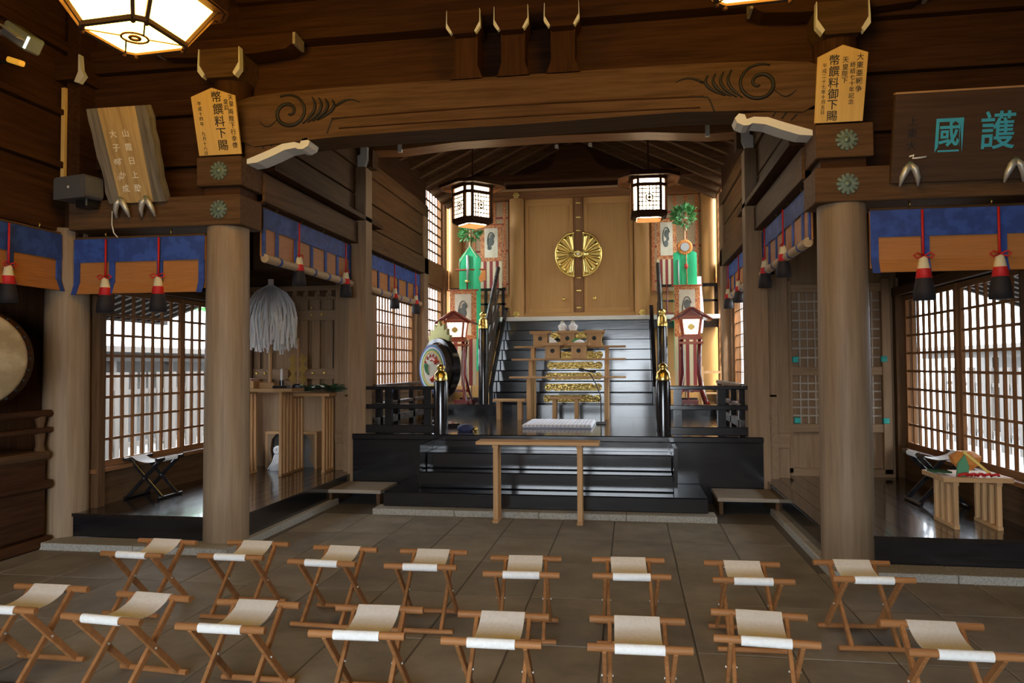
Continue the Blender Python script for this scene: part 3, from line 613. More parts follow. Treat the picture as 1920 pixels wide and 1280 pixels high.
# offering stands (sanbo)
def sanbo(w_, loc, label, top_):
    t = thing('offering_stand', label, 'offering stand', loc, 0, 'wooden offering stands on the altar')
    h = .24
    a = w_*.36
    MB().box(-a, a, -a, -a+.012, 0, h-.04).build('front_panel', W('hinoki', 'z'), t)
    MB().box(-a, a, a-.012, a, 0, h-.04).build('back_panel', W('hinoki', 'z'), t)
    for q in (-1, 1): MB().box(min(q*a, q*(a-.012)), max(q*a, q*(a-.012)), -a+.012, a-.012, 0, h-.04).build('side_panel', W('hinoki', 'z'), t)
    MB().cyl((0, -a-.002, h*.5), (0, -a+.004, h*.5), .035, n=16).build('hole_shade_disc', M['ink_and_shade'], t)  # no opening cut: black disc paints the shade inside the hole
    MB().box(-w_/2, w_/2, -w_/2, w_/2, h-.04, h-.03).build('tray', W('hinoki', 'x'), t)
    for q in (-1, 1):
        MB().box(-w_/2, w_/2, q*w_/2-.006, q*w_/2+.006, h-.03, h+.005).build('tray_rim', W('hinoki', 'x'), t)
        MB().box(q*w_/2-.006, q*w_/2+.006, -w_/2, w_/2, h-.03, h+.005).build('tray_rim', W('hinoki', 'y'), t)
    return t
zt1, zt2 = .77+1.15, .77+.945
for nm, x, y, z in (('left one of the upper row', -.47, 12.13, zt1), ('middle one of the upper row, carrying two white bottles', -.03, 12.13, zt1), ('right one of the upper row, carrying a flat dish', .40, 12.13, zt1), ('left one of the lower row', -.24, 11.82, zt2), ('right one of the lower row', .17, 11.82, zt2)):
    sanbo(.32, (x, y, z), 'wooden offering stand with round hole, '+nm, None)
for q, lb in ((-1, 'left'), (1, 'right')):
    t = thing('sake_bottle', 'small white porcelain sake bottle, the %s one of the pair' % lb, 'bottle', (-.03+q*.085, 12.13, zt1+.211), 0, 'white sake bottles on the altar')
    MB().lathe((0, 0, 0), [(.045, 0), (.05, .03), (.075, .10), (.072, .125), (.035, .15), (.028, .165)], 18).build('body', M['paper'], t)
    MB().lathe((0, 0, .165), [(.03, 0), (.03, .02), (0, .035)], 12).build('stopper', M['creamp'], t)
t = thing('offering_dish', 'shallow silvery dish on the upper offering stand', 'dish', (.40, 12.13, zt1+.211)); MB().lathe((0, 0, 0), [(.06, 0), (.12, .02), (.15, .045), (.14, .045), (.11, .028), (0, .02)], 20).build('dish', M['silver'], t)
t = thing('folded_paper', 'folded white paper standing on the lower offering stand', 'paper', (-.24, 11.80, zt2+.211))
MB().prism([(-.06, 0), (.09, 0), (.05, .07), (-.03, .13), (-.055, .14)], 'xz', -.03, .03).build('sheet', M['paper'], t)
t = thing('rice_mound', 'small white mound with greens on the lower right offering stand', 'offering', (.17, 11.82, zt2+.25)); MB().sph((0, 0, .0), .09, .07, .05).build('mound', M['paper'], t); MB().sph((-.04, 0, .03), .07, .04, .04).build('greens', M['leaf'], t)
# low benches
for lb, loc, w_, h, in (('low plain wooden bench left of the tiered altar', (-.90, 11.55, .77), .50, .315), ('low plain wooden bench under the tiered altar', (-.04, 11.75, .77), .52, .345)):
    t = thing('low_bench', lb, 'bench', loc)
    B(-w_/2, w_/2, -.13, .13, h-.035, h).build('top', W('hinoki', 'x'), t, bevel=.003)
    for q in (-1, 1): B(q*w_*.33-.03, q*w_*.33+.03, -.10, .10, 0, h-.035).build('leg', W('hinoki', 'z'), t)

# ---- painted hanging drum on its stand
t = thing('painted_drum', 'round court drum with painted face and flame ornament behind the chancel railing', 'drum', (-1.62, 10.0, .77), R(-42))
def ring(r0, r1, y, name, m_, n=40, th=.006, p=t, cz=.80):
    v = []; f = []
    for k in range(n):
        a = k*2*math.pi/n
        for r, yy in ((r0, y), (r1, y), (r0, y+th), (r1, y+th)): v.append((r*math.cos(a), yy, cz+r*math.sin(a)))
    for k in range(n):
        a, b = 4*k, 4*((k+1) % n); f += [(a, a+1, b+1, b), (a+3, a+2, b+2, b+3), (a+1, a+3, b+3, b+1), (a, b, b+2, a+2)]
    return MB().add(v, f).build(name, m_, p)
MB().cyl((0, -.12, .80), (0, .12, .80), .335, n=40).build('body', M['smoke'], t)
MB().cyl((0, -.128, .80), (0, -.120, .80), .325, n=40).build('skin', M['creamp'], t)
ring(.295, .325, -.131, 'blue_ring', M['bluep']); ring(.272, .297, -.131, 'white_ring', M['paper']); ring(.245, .275, -.133, 'green_ring', M['greenp']); ring(.222, .248, -.135, 'yellow_ring', M['yellow'])
for k in range(3):
    a0 = k*2*math.pi/3+.6
    MB().tube([(.15*math.cos(a0+j*.16)*(1-.03*j), -.131, .80+.15*math.sin(a0+j*.16)*(1-.03*j)) for j in range(9)], [.045-.0045*j for j in range(9)], 6).build('painted_swirl', (M['redp'], M['greenp'], M['redp'])[k], t)
for k in range(7):
    a0 = .5+k*.42
    MB().tube([(.20*math.cos(a0), -.130, .80+.20*math.sin(a0)), (.165*math.cos(a0+.1), -.130, .80+.165*math.sin(a0+.1))], .014, 6).build('painted_flame', M['redp'], t)
ring(.36, .415, -.05, 'outer_hoop', M['lacquer'], 48, .10)
for k in range(4):
    a = math.pi/4+k*math.pi/2; MB().cyl((.33*math.cos(a), 0, .80+.33*math.sin(a)), (.37*math.cos(a), 0, .80+.37*math.sin(a)), .012, n=8).build('hanger', M['gold'], t)
fl = [(-.24, 1.17), (-.27, 1.25), (-.20, 1.26), (-.21, 1.34), (-.13, 1.32), (-.12, 1.41), (-.05, 1.37), (0, 1.46), (.05, 1.37), (.12, 1.41), (.13, 1.32), (.21, 1.34), (.20, 1.26), (.27, 1.25), (.24, 1.17), (.12, 1.21), (0, 1.225), (-.12, 1.21)]
MB().prism(fl, 'xz', -.02, .02).build('flame_ornament', M['bronze'], t)
MB().cyl((0, 0, .06), (0, 0, .39), .035, n=12).build('post', M['lacquer'], t)
MB().prism([(-.34, 0), (.34, 0), (.28, .06), (.06, .08), (-.06, .08), (-.28, .06)], 'xz', -.12, .12).build('base', M['lacquer'], t)
# small dark tassel bundle on the floor beside the newel
t = thing('coiled_rope', 'small dark blue coil of rope lying by the left newel', 'rope', (-1.12, 9.35, .77)); MB().lathe((0, 0, 0), [(.09, 0), (.11, .03), (.10, .07), (.05, .09), (0, .09)], 12).build('coil', M['navy'], t); MB().sph((.13, 0, .03), .03).build('knob', M['brass'], t)

# ---- red lacquered standing lanterns
def stand_lantern(loc, label):
    t = thing('standing_lantern', label, 'lantern', loc, 0, 'red lacquered standing lanterns')
    zb = 1.12
    MB().prism([(-.33, 1.385), (-.17, 1.46), (0, 1.58), (.17, 1.46), (.33, 1.385), (.32, 1.36), (.16, 1.425), (0, 1.535), (-.16, 1.425), (-.32, 1.36)], 'xz', -.24, .24).build('roof', M['redlac'], t)
    MB().prism([(-.15, 1.43), (0, 1.535), (.15, 1.43)], 'xz', -.15, .15).build('gable', M['orlac'], t)
    for q in (-1, 1): MB().cyl((q*.33, -.25, 1.375), (q*.02, -.25, 1.575), .012, n=6).build('barge_board', M['orlac'], t)
    MB().add([(x, y, z) for z, h in ((zb, .115), (1.40, .15)) for x, y in ((-h, -h), (h, -h), (h, h), (-h, h))], [(0, 1, 5, 4), (1, 2, 6, 5), (2, 3, 7, 6), (3, 0, 4, 7), (3, 2, 1, 0), (4, 5, 6, 7)]).build('paper_box', M['lampl'], t)
    for q in (-1, 1):
        for e in (-1, 1): MB().bar((q*.12, e*.12, zb-.02), (q*.157, e*.157, 1.41), .028, .028).build('corner_post', M['orlac'], t)
    for z, h in ((zb, .13), (1.405, .17)):
        for e in (-1, 1):
            B(-h, h, e*h-.016, e*h+.016, z-.022, z+.022).build('frame_bar', M['orlac'], t); B(e*h-.016, e*h+.016, -h, h, z-.022, z+.022).build('frame_bar', M['orlac'], t)
    for k in range(5):
        x = -.09+.045*k; MB().bar((x, -.121, zb), (x*1.25, -.155, 1.40), .006, .006).build('paper_rib', M['orlac'], t)
    MB().cyl((0, -.150, 1.26), (0, -.140, 1.26), .05, n=16).build('crest', M['brass'], t)
    B(-.17, .17, -.17, .17, 1.06, 1.10).build('tray', M['orlac'], t); B(-.19, .19, -.19, .19, .985, 1.02).build('lower_tray', M['orlac'], t)
    for q in (-1, 1):
        for e in (-1, 1):
            MB().tube([(q*.145, e*.145, 1.06), (q*.13, e*.13, .8), (q*.13, e*.13, .5), (q*.16, e*.16, .25), (q*.22, e*.22, .06), (q*.25, e*.25, 0)], [.020, .020, .022, .024, .026, .03], 8).build('leg', M['redlac'], t)
            MB().tube([(q*.145+.012, e*.145-.024, 1.0), (q*.13+.012, e*.13-.024, .5), (q*.22+.012, e*.22-.026, .06)], .005, 5).build('white_line', M['paper'], t)
    B(-.2, .2, -.02, .02, .20, .24).build('stretcher', M['redlac'], t); B(-.02, .02, -.2, .2, .20, .24).build('stretcher', M['redlac'], t)
stand_lantern((-1.98, 12.55, .96), 'red lacquered standing lantern with paper box behind the painted drum')
stand_lantern((1.95, 12.55, .96), 'red lacquered standing lantern with paper box at the right of the sanctuary stairs')

# ---- banners on stands
def banner(loc, w_, ztop, zpic, zbot, label, motif, stripes=True):
    t = thing('embroidered_banner', label, 'banner', loc, 0, 'embroidered silk banners')
    h = w_/2
    B(-h, h, -.008, .008, zpic-.03, ztop).build('brocade_border', M['brocade'], t)
    B(-h*.62, h*.62, -.013, -.008, zpic+.04, ztop-.06).build('picture_panel', M['picture'], t)
    cz = (zpic+ztop)/2; ph = (ztop-zpic)
    for k, (dx, dz, r, rz) in enumerate(motif): MB().sph((dx*h, -.013, cz+dz*ph), r*h, .004, rz*h, 12, 6).build('embroidered_figure', M['grey'], t)
    MB().tube([(.35*h*math.cos(.5+j*.42), -.016, cz+.02+ph*.26*math.sin(.5+j*.42)) for j in range(10)], .010, 5).build('embroidered_figure', M['grey'], t)
    if stripes:
        n = 7
        for k in range(n):
            a = -h+2*h*k/n; B(a, a+2*h/n-.004, -.006, .006, zbot, zpic-.03).build('hanging_strip', M['stripe'] if k % 2 == 0 else M['dred'], t)
    MB().cyl((-h-.04, 0, ztop+.01), (h+.04, 0, ztop+.01), .014, n=8).build('crossbar', M['orlac'], t)
    MB().cyl((0, .03, 0), (0, .03, ztop+.03), .016, n=8).build('pole', M['redlac'], t)
    B(-.16, .16, -.06, .08, 0, .05).build('base', M['redlac'], t)
mo1 = [(-.05, .02, .34, .42), (.1, .16, .20, .26), (-.16, -.16, .22, .2)]; mo2 = [(.0, .12, .26, .42), (-.06, -.14, .24, .36), (.12, .0, .16, .3)]
banner((-1.66, 14.12, 2.52), .42, 1.80, 1.13, .58, 'embroidered silk banner with dark green figure beside the sanctuary pillar on the left', mo1)
banner((1.66, 14.12, 2.52), .36, 1.80, 1.08, .58, 'embroidered silk banner with grey figure beside the sanctuary pillar on the right', mo2)
banner((-1.95, 12.93, .96), .48, 1.98, 1.15, .30, 'tall embroidered banner behind the left standing lantern', mo1)
banner((1.93, 12.93, .96), .43, 1.98, 1.15, .30, 'tall embroidered banner with grey beast behind the right standing lantern', mo2)
def leaves(n, rad, size, squash=1):
    mb = MB()
    for k in range(n):
        d = Vector((random.gauss(0, 1), random.gauss(0, 1), random.gauss(0, 1)*squash)).normalized(); c = d*rad*random.uniform(.45, 1)
        a = (d+Vector((random.uniform(-.6, .6), random.uniform(-.6, .6), random.uniform(-.2, .9)))).normalized(); b = a.orthogonal().normalized()
        b = Matrix.Rotation(random.uniform(0, 6.28), 3, a) @ b; nn = a.cross(b)
        L, wd = size*random.uniform(.8, 1.2), size*.22
        mb.add([c, c+a*L*.5+b*wd+nn*wd*.4, c+a*L, c+a*L*.5-b*wd+nn*wd*.4, c+a*L*.5], [(0, 1, 4), (1, 2, 4), (2, 3, 4), (3, 0, 4)])
    return mb
def masakaki(loc, label, kind):
    t = thing('silk_pole', label, 'ritual pole', loc, 0, 'green silk poles with sacred branches')
    MB().cyl((0, 0, 0), (0, 0, 3.15), .022, n=10).build('pole', W('hinoki', 'z'), t)
    B(-.18, .18, -.14, .14, 0, .07).build('base', M['lacquer'], t)
    o = leaves(260, .19, .10).build('leaf_ball', M['leaf'], t); o['kind'] = 'stuff'; o.location = (0, 0, 3.28 if kind == 'mirror' else 3.14)
    cols = (M['green'], M['green'], M['green'], M['paper'], M['orange'])
    for k in range(3):
        x0 = -.20+.135*k
        MB().grid(lambda u, v: (x0+.135*u, -.035-.012*math.sin(u*math.pi)-.01*k, (2.62+.05*math.sin((x0+.2+.135*u)/.405*math.pi))*(1-v)+.55*v), 4, 3, True, .004).build('silk_strip', M['green'], t)
    if kind == 'sword':
        for q in (-1, 1): MB().tube([(0, -.05, 2.86), (q*.20, -.05, 2.55), (q*.20, -.05, 2.42)], .008, 6).build('cord', M['stripe'], t)
        MB().prism([(-.205, 2.5), (-.205, 2.62), (0, 2.88), (.205, 2.62), (.205, 2.5)], 'xz', -.03, -.02).build('silk_hood', M['green'], t)
        MB().cyl((-.27, -.05, 2.42), (.30, -.05, 2.42), .018, n=8).build('crossbar', M['orlac'], t)
        MB().tube([(-.03, -.09, 2.68), (-.03, -.09, 2.45), (-.035, -.09, 2.22)], [.03, .024, .018], 8).build('sword_sheath', M['silver'], t)
        MB().sph((-.04, -.09, 2.20), .05, .03, .03).build('sword_guard', M['gold'], t); MB().cyl((-.04, -.09, 2.19), (-.04, -.09, 1.98), .016, n=8).build('sword_hilt', M['redlac'], t)
        MB().prism([(.17, 2.26), (.24, 2.40), (.30, 2.40), (.30, 2.22), (.20, 2.18)], 'xz', -.07, -.05).build('orange_tassel', M['orange'], t)
    else:
        for k in range(18):
            a = k*2*math.pi/18; MB().sph((.105*math.cos(a), -.07, 2.72+.105*math.sin(a)), .032, .014, .032, 8, 5).build('gathered_petal', M['orange'], t)
        MB().cyl((0, -.10, 2.72), (0, -.07, 2.72), .075, n=20).build('mirror', M['silver'], t)
        MB().tube([(.02, -.08, 2.6), (.03, -.08, 2.2), (.03, -.08, 1.9)], .010, 6).build('cord', M['brocade'], t); MB().sph((.02, -.085, 2.38), .035, .025, .05).build('jewel', M['redp'], t)
        MB().tube([(-.12, -.07, 2.5), (-.11, -.07, 2.2), (-.10, -.07, 1.95)], .014, 6).build('jewel_string', M['silver'], t)
        MB().grid(lambda u, v: (.20+.08*u+.06*v*math.sin(3*v), -.03, 2.2-1.0*v), 2, 8, True, .004).build('white_streamer', M['paper'], t)
masakaki((-1.94, 13.50, .96), 'ritual pole with green silk, hanging sword and crossbar at the left of the stairs', 'sword')
masakaki((1.94, 13.50, .96), 'ritual pole with green silk, round mirror and leaf ball at the right of the stairs', 'mirror')
# plain wooden rack by the right lantern
t = thing('wooden_rack', 'plain wooden frame stand behind the right standing lantern', 'rack', (2.33, 12.98, .96))
for q in (-1, 1): B(q*.16-.02, q*.16+.02, -.02, .02, 0, .62).build('post', W('hinoki', 'z'), t)
B(-.18, .18, -.015, .015, .50, .54).build('crossbar', W('hinoki', 'x'), t); B(-.16, .16, -.015, .015, .15, .18).build('crossbar', W('hinoki', 'x'), t)

# ---- hanging lanterns
def chamf(hw, c): return [(-hw+c, -hw), (hw-c, -hw), (hw, -hw+c), (hw, hw-c), (hw-c, hw), (-hw+c, hw), (-hw, hw-c), (-hw, -hw+c)]
def frustum(mb, p0, z0, p1, z1, cap=True):
    n = len(p0); mb.add([(x, y, z0) for x, y in p0]+[(x, y, z1) for x, y in p1], [(i, (i+1) % n, n+(i+1) % n, n+i) for i in range(n)]+([tuple(range(n-1, -1, -1)), tuple(range(n, 2*n))] if cap else [])); return mb
def hang_lantern(loc, rz, label, k, ztop, paper, big):
    t = thing('hanging_lantern', label, 'lantern', loc, rz, 'paper hanging lanterns')
    hw, c = (.25*k, .06*k) if big else (.215, .075)
    frustum(MB(), chamf(hw, c), .08*k, chamf(hw, c), .52*k).build('paper_box', paper, t)
    def post(x, y, z0, z1, w_=.022 if big else .036): MB().bar((x, y, z0), (x, y, z1), w_*k, w_*k, (0, 1, 0)).build('corner_post', W('dark', 'z'), t)
    for x, y in chamf(hw+.012*k, c): post(x, y, .04*k, .56*k)
    for z, hh in ((.06, .06), (.44, .045), (.54, .04)):
        ps = chamf(hw+.012*k, c)
        for i in range(8): MB().bar((*ps[i], z*k), (*ps[(i+1) % 8], z*k), .028*k, hh*k).build('frame_bar', W('dark', 'x'), t)
    ms = MB().box(-.0065, .0065, -.003*k, .003*k, .09*k, .42*k).mesh('grid_bar'); ms.materials.append(W('dark', 'z')); mh = MB().box(-hw+c, hw-c, -.003*k, .003*k, -.0065, .0065).mesh('grid_bar'); mh.materials.append(W('dark', 'x'))
    for f in range(4):
        a = f*math.pi/2
        for j in range(-2, 3):
            o = obj('grid_bar', ms, None, t); o.location = (math.cos(a)*(.065*k if big else .047)*j-math.sin(a)*-(hw+.004*k), math.sin(a)*(.065*k if big else .047)*j+math.cos(a)*-(hw+.004*k), 0)
        for j in range(1, 6):
            o = obj('grid_bar', mh, None, t); o.rotation_euler[2] = a; o.location = (-math.sin(a)*-(hw+.005*k), math.cos(a)*-(hw+.005*k), (.09+.058*j)*k)
        e = MB()
        e.tube([(.045*k*math.cos(q*math.pi/6), 0, .045*k*math.sin(q*math.pi/6)) for q in range(13)], .008*k, 5); e.sph((0, 0, 0), .022*k, .008*k, .022*k, 8, 5)
        o = e.build('crest', W('dark', 'x'), t); o.rotation_euler[2] = a; o.location = (-math.sin(a)*-(hw+.01*k), math.cos(a)*-(hw+.01*k), .26*k)
    # roof
    frustum(MB(), chamf(.39*k, .15*k), .565*k, chamf(.16*k, .05*k), .66*k).build('roof', W('dark', 'x'), t)
    ps = chamf(.40*k, .155*k)
    for i in range(8): MB().bar((*ps[i], .555*k), (*ps[(i+1) % 8], .555*k), .035*k, .05*k).build('roof_edge', W('dark', 'x'), t)
    MB().cyl((0, 0, .66*k), (0, 0, ztop-loc[2]), .012, n=8).build('hanger', W('dark', 'z'), t)
    # lower tray / tapered bottom
    if not big:
        frustum(MB(), chamf(.19*k, .06*k), .0, chamf(.24*k, .08*k), .06*k).build('bottom_tray', W('dark', 'x'), t)
        frustum(MB(), chamf(.165*k, .05*k), -.006, chamf(.165*k, .05*k), .004).build('bottom_paper', paper, t)
        for j in range(-3, 4): B(-.165*k, .165*k, .045*j*k-.008*k, .045*j*k+.008*k, -.02, -.006).build('bottom_slat', W('lattice', 'x'), t)
    return t
hang_lantern((-1.26, 10.5, 3.63), R(45), 'smaller paper lantern with dark wooden frame hanging at the left of the chancel', 1.0, 5.40, M['lampc'], False)
hang_lantern((1.24, 10.5, 3.63), R(2), 'smaller paper lantern with dark wooden frame hanging at the right of the chancel', 1.0, 5.40, M['lampc'], False)
for x, rz, lb in ((-1.98, R(-4), 'large warm glowing paper lantern with tapered bottom hanging over the stools at the left'), (1.66, R(-4), 'large warm glowing paper lantern peeking in above the right half of the hall')):
    t = hang_lantern((x, 4.05 if x < 0 else 4.0, 3.80), rz, lb, 1.55, 5.7, M['lampw'], True)
    frustum(MB(), chamf(.215, .05), -.195, chamf(.36, .085), .06).build('lower_paper', M['lampw'], t)
    lo, hi = chamf(.222, .05), chamf(.372, .088)
    for i in range(8):
        MB().bar((*lo[i], -.195), (*hi[i], .06), .022, .022).build('lower_rib', W('mid', 'z'), t)
        MB().bar((*lo[i], -.197), (*lo[(i+1) % 8], -.197), .03, .026).build('lower_ring', W('mid', 'x'), t)
        MB().sph((*lo[i], -.215), .016, n=8, m_=6).build('knob', W('dark', 'x'), t)
        MB().bar((*hi[i], .075), (*hi[(i+1) % 8], .075), .07, .07).build('cornice', W('dark', 'x'), t)
    MB().tube([(.075*math.cos(q*math.pi/10), .075*math.sin(q*math.pi/10), -.205) for q in range(21)], .007, 5).build('bottom_ring', W('dark', 'x'), t)
    MB().tube([(.03*math.cos(q*math.pi/5), .03*math.sin(q*math.pi/5), -.205) for q in range(11)], .009, 5).build('bottom_crest', W('dark', 'x'), t)
    for q in (-1, 1):
        MB().bar((q*.07, q*-.01, -.202), (q*.21, q*-.17, -.202), .009, .008).build('bottom_bar', W('mid', 'x'), t); MB().bar((q*.06, q*.05, -.202), (q*.21, q*.17, -.202), .006, .006).build('bottom_bar', W('mid', 'x'), t)

# ================================================================ BLINDS WITH BLUE BROCADE AND TASSELS
def tassel(parent, x, ztop, zk, k=1.0, y=-.055):
    a = MB().tube([(x, y, ztop), (x, y, zk)], .009*k, 6).build('tassel', M['red'], parent)
    for q in (-1, 1):
        MB().tube([(x, y-.01, zk), (x+q*.045*k, y-.015, zk+.022*k), (x+q*.072*k, y-.015, zk+.004), (x+q*.05*k, y-.015, zk-.018*k), (x, y-.012, zk-.004)], .006*k, 5).build('bow_loop', M['red'], a)
    MB().lathe((x, y, zk), [(.012*k, 0), (.030*k, -.02*k), (.045*k, -.10*k)], 14).build('cream_head', M['cream'], a)
    MB().lathe((x, y, zk), [(.047*k, -.095*k), (.056*k, -.165*k), (.05*k, -.168*k)], 14).build('red_band', M['red'], a)
    MB().lathe((x, y, zk), [(.054*k, -.162*k), (.072*k, -.25*k), (.076*k, -.325*k), (.0, -.325*k)], 14).build('black_fringe', M['black'], a)
def blind(loc, rz, L, hb, ht, strips, tas, label, rolled, k=1.0, zk=None):
    t = thing('reed_blind', label, 'blind', loc, rz, 'orange reed blinds with blue brocade and tassels')
    MB().grid(lambda u, v: (u*L, -.02+.006*math.sin(u*L*9)*v, -hb*v), int(L*12), 3, True, .004).build('blue_valance', M['blue'], t)
    B(0, L, -.008, .008, -ht, 0).build('reed_panel', M['reed'], t)
    for x in [.03, L-.03]+list(strips): MB().prism([(-.010, -hb), (-.024, -hb), (-.024, -ht+.06), (-.060, -ht-.045), (-.054, -ht-.045), (-.010, -ht+.05)] if not rolled else [(-.010, -hb), (-.022, -hb), (-.022, -ht), (-.010, -ht)], 'yz', x-.028, x+.028).build('blue_strip', M['blue'], t)
    if rolled:
        MB().cyl((.02, -.03, -ht-.02), (L-.02, -.03, -ht-.02), .042, n=16).build('reed_roll', M['roll'], t)
        for x in list(strips): MB().cyl((x-.022, -.03, -ht-.02), (x+.022, -.03, -ht-.02), .0445, n=16).build('blue_strip', M['blue'], t)
    else:
        MB().grid(lambda u, v: (.03+u*(L-.06), -.012-.038*v, -ht+.06-.10*v), 2, 8, True, .006).build('reed_lip', M['reed'], t)
    for x in tas: tassel(t, x, -.01, zk if zk else -ht+.13, k)
    MB().cyl((0, .0, .012), (L, .0, .012), .014, n=8).build('hanging_rod', W('mid', 'x'), t)
    for j in range(max(2, int(L/.5))):
        x = L*(j+.5)/max(2, int(L/.5)); MB().tube([(x, -.015, .07), (x, -.03, .04), (x, -.015, .015)], .008, 5).build('hook', M['brass'], t)
blind((-4.12, 6.20, 2.79), 0, 1.31, .215, .47, (.39, .87), (.35, .88), 'orange reed blind with blue valance and two tassels between the left columns', False, 1.0, -.36)
blind((2.83, 6.20, 2.80), 0, 1.75, .21, .45, (.40, .95, 1.5), (.37, .91, 1.5), 'orange reed blind with blue valance under the large dark plaque on the right', False, 1.05, -.37)
blind((-4.22, 3.4, 2.83), R(90), 2.72, .235, .48, (.5, 1.1, 1.7, 2.15), (.6, 1.3, 2.09), 'shaded orange reed blind over the side passage with the big drum', False, 1.0, -.36)
blind((-2.50, 6.62, 3.12), R(90), 2.28, .19, .46, (.3, .72, 1.12, 1.50, 1.85), (.72, 2.02), 'rolled reed blind with blue valance along the left side of the nave', True, .95, -.36)
blind((-2.50, 9.20, 3.12), R(90), 2.8, .19, .46, (.3, .75, 1.2, 1.65, 2.1, 2.5), (1.35, 2.45), 'rolled reed blind above the left chancel windows', True, .95, -.36)
blind((2.50, 8.90, 3.12), R(-90), 2.28, .19, .46, (.4, .8, 1.2, 1.6, 2.0), (.35, 1.35), 'rolled reed blind with blue valance along the right side of the nave', True, .95, -.36)
blind((2.50, 12.0, 3.12), R(-90), 2.8, .19, .46, (.3, .75, 1.2, 1.65, 2.1, 2.5), (.35, 1.45), 'rolled reed blind above the right chancel windows', True, .95, -.36)

# ================================================================ SIGNS AND PLAQUES
def board(name, label, cat, loc, tilt, pts, th, m_):
    t = thing(name, label, cat, loc); t.rotation_euler = (tilt, 0, 0)
    MB().prism(pts, 'xz', 0, th).build('board', m_, t, bevel=.003); return t
t = board('votive_sign', 'bright yellow pentagonal wooden sign with black brush writing on the left block', 'sign', (-2.60, 6.075, 3.482), R(16), [(-.205, 0), (.195, 0), (.205, .49), (.0, .565), (-.205, .50)], .018, W('sign', 'z'))
letters(t, '幣饌料下賜', .035, .54, .102, .098, M['ink_and_shade'], .006); letters(t, '天皇', .165, .50, .05, .048, M['ink_and_shade'], .005); letters(t, '皇后', .115, .47, .05, .046, M['ink_and_shade'], .005)
letters(t, '両陛下行幸啓', .150, .385, .056, .052, M['ink_and_shade'], .005); letters(t, '平成十四年 九月十八日', -.135, .46, .042, .038, M['ink_and_shade'], .004)
t = board('votive_sign', 'yellow pentagonal wooden sign with four columns of black writing on the right block', 'sign', (2.585, 6.075, 3.482), R(16), [(-.180, 0), (.175, 0), (.185, .50), (.0, .565), (-.18, .485)], .018, W('sign', 'z'))
letters(t, '幣饌料御下賜', -.055, .50, .082, .082, M['ink_and_shade'], .006); letters(t, '大東亜戦争', .130, .50, .058, .052, M['ink_and_shade'], .006); letters(t, '終結七十年記念', .080, .44, .045, .042, M['ink_and_shade'], .005)
letters(t, '天皇陛下', .025, .48, .05, .048, M['ink_and_shade'], .005); letters(t, '平成二十七年十月五日', -.125, .44, .038, .034, M['ink_and_shade'], .004)
# rough wooden slab
t = thing('wooden_slab', 'rough golden wood slab with bark edges and white carved verse above the left tie beam', 'plaque', (-3.40, 6.06, 3.085)); t.rotation_euler = (R(22), 0, 0)
MB().prism([(-.17, 0), (.16, 0), (.19, .82), (-.17, .82)], 'xz', 0, .07).build('board', W('slab', 'z'), t, bevel=.004)
random.seed(3)
for q, nm in ((-1, 'l'), (1, 'r')):
    inn = [(q*.165+(.03*j/8 if q > 0 else 0), .82*j/8) for j in range(9)]; out = [(q*(.275+random.uniform(-.012, .012))+(.02*j/8 if q > 0 else 0), .82*j/8) for j in range(8, -1, -1)]
    MB().prism((inn+out)[::-q], 'xz', -.006, .085).build('bark_edge', W('bark', 'z'), t)
letters(t, '山霞日上酔', .045, .66, .118, .07, M['wpaint'], .006); letters(t, '大子すか成', -.075, .66, .118, .07, M['wpaint'], .006)
letters(t, '者 小', -.11, .40, .07, .05, M['wpaint'], .004)
# big dark plaque
t = thing('dark_plaque', 'large dark wooden plaque with two cyan brushed characters on the right', 'plaque', (3.75, 6.06, 2.98)); t.rotation_euler = (R(13), 0, 0)
B(-.80, .85, 0, .05, 0, .66).build('board', W('plaque', 'x'), t, bevel=.003)
B(-.80, .85, -.004, .054, .655, .668).build('top_edge', W('hinoki', 'x'), t)
letters(t, '國', -.41, .48, .28, .27, M['cyan'], .012, .004, widen=.82); letters(t, '護', -.075, .51, .30, .29, M['cyan'], .009, .004, widen=.85)
letters(t, '上東大', -.67, .50, .09, .075, M['ink_and_shade'], .006, .003)
k_ = thing('rope_knot', 'knotted white string tied on the dark plaque', 'string', (3.10, 5.98, 3.145)); MB().tube([(-.05, -.02, .01), (-.02, -.03, .018), (-.03, -.03, -.005), (0, -.025, -.004), (.07, -.02, .004)], .007, 6).build('cord', M['paper'], k_)
# forked silver plaque holders
for x, lb in ((-3.52, 'left one under the rough slab'), (-3.27, 'right one under the rough slab'), (3.07, 'left one under the dark plaque'), (3.80, 'right one under the dark plaque')):
    t = thing('plaque_holder', 'forked silver fish-tail holder, the '+lb, 'bracket', (x, 6.06, 3.07))
    for q in (-1, 1): MB().tube([(0, -.06, .03), (q*.03, -.07, 0), (q*.055, -.05, -.06), (q*.065, -.02, -.12)], [.026, .028, .022, .008], 8).build('fork_arm', M['silver'], t)
    MB().sph((0, -.065, .03), .026, .02, .03).build('head', M['verd'], t); MB().cyl((0, -.05, .02), (0, .04, .0), .012, n=8).build('pin', M['silver'], t)
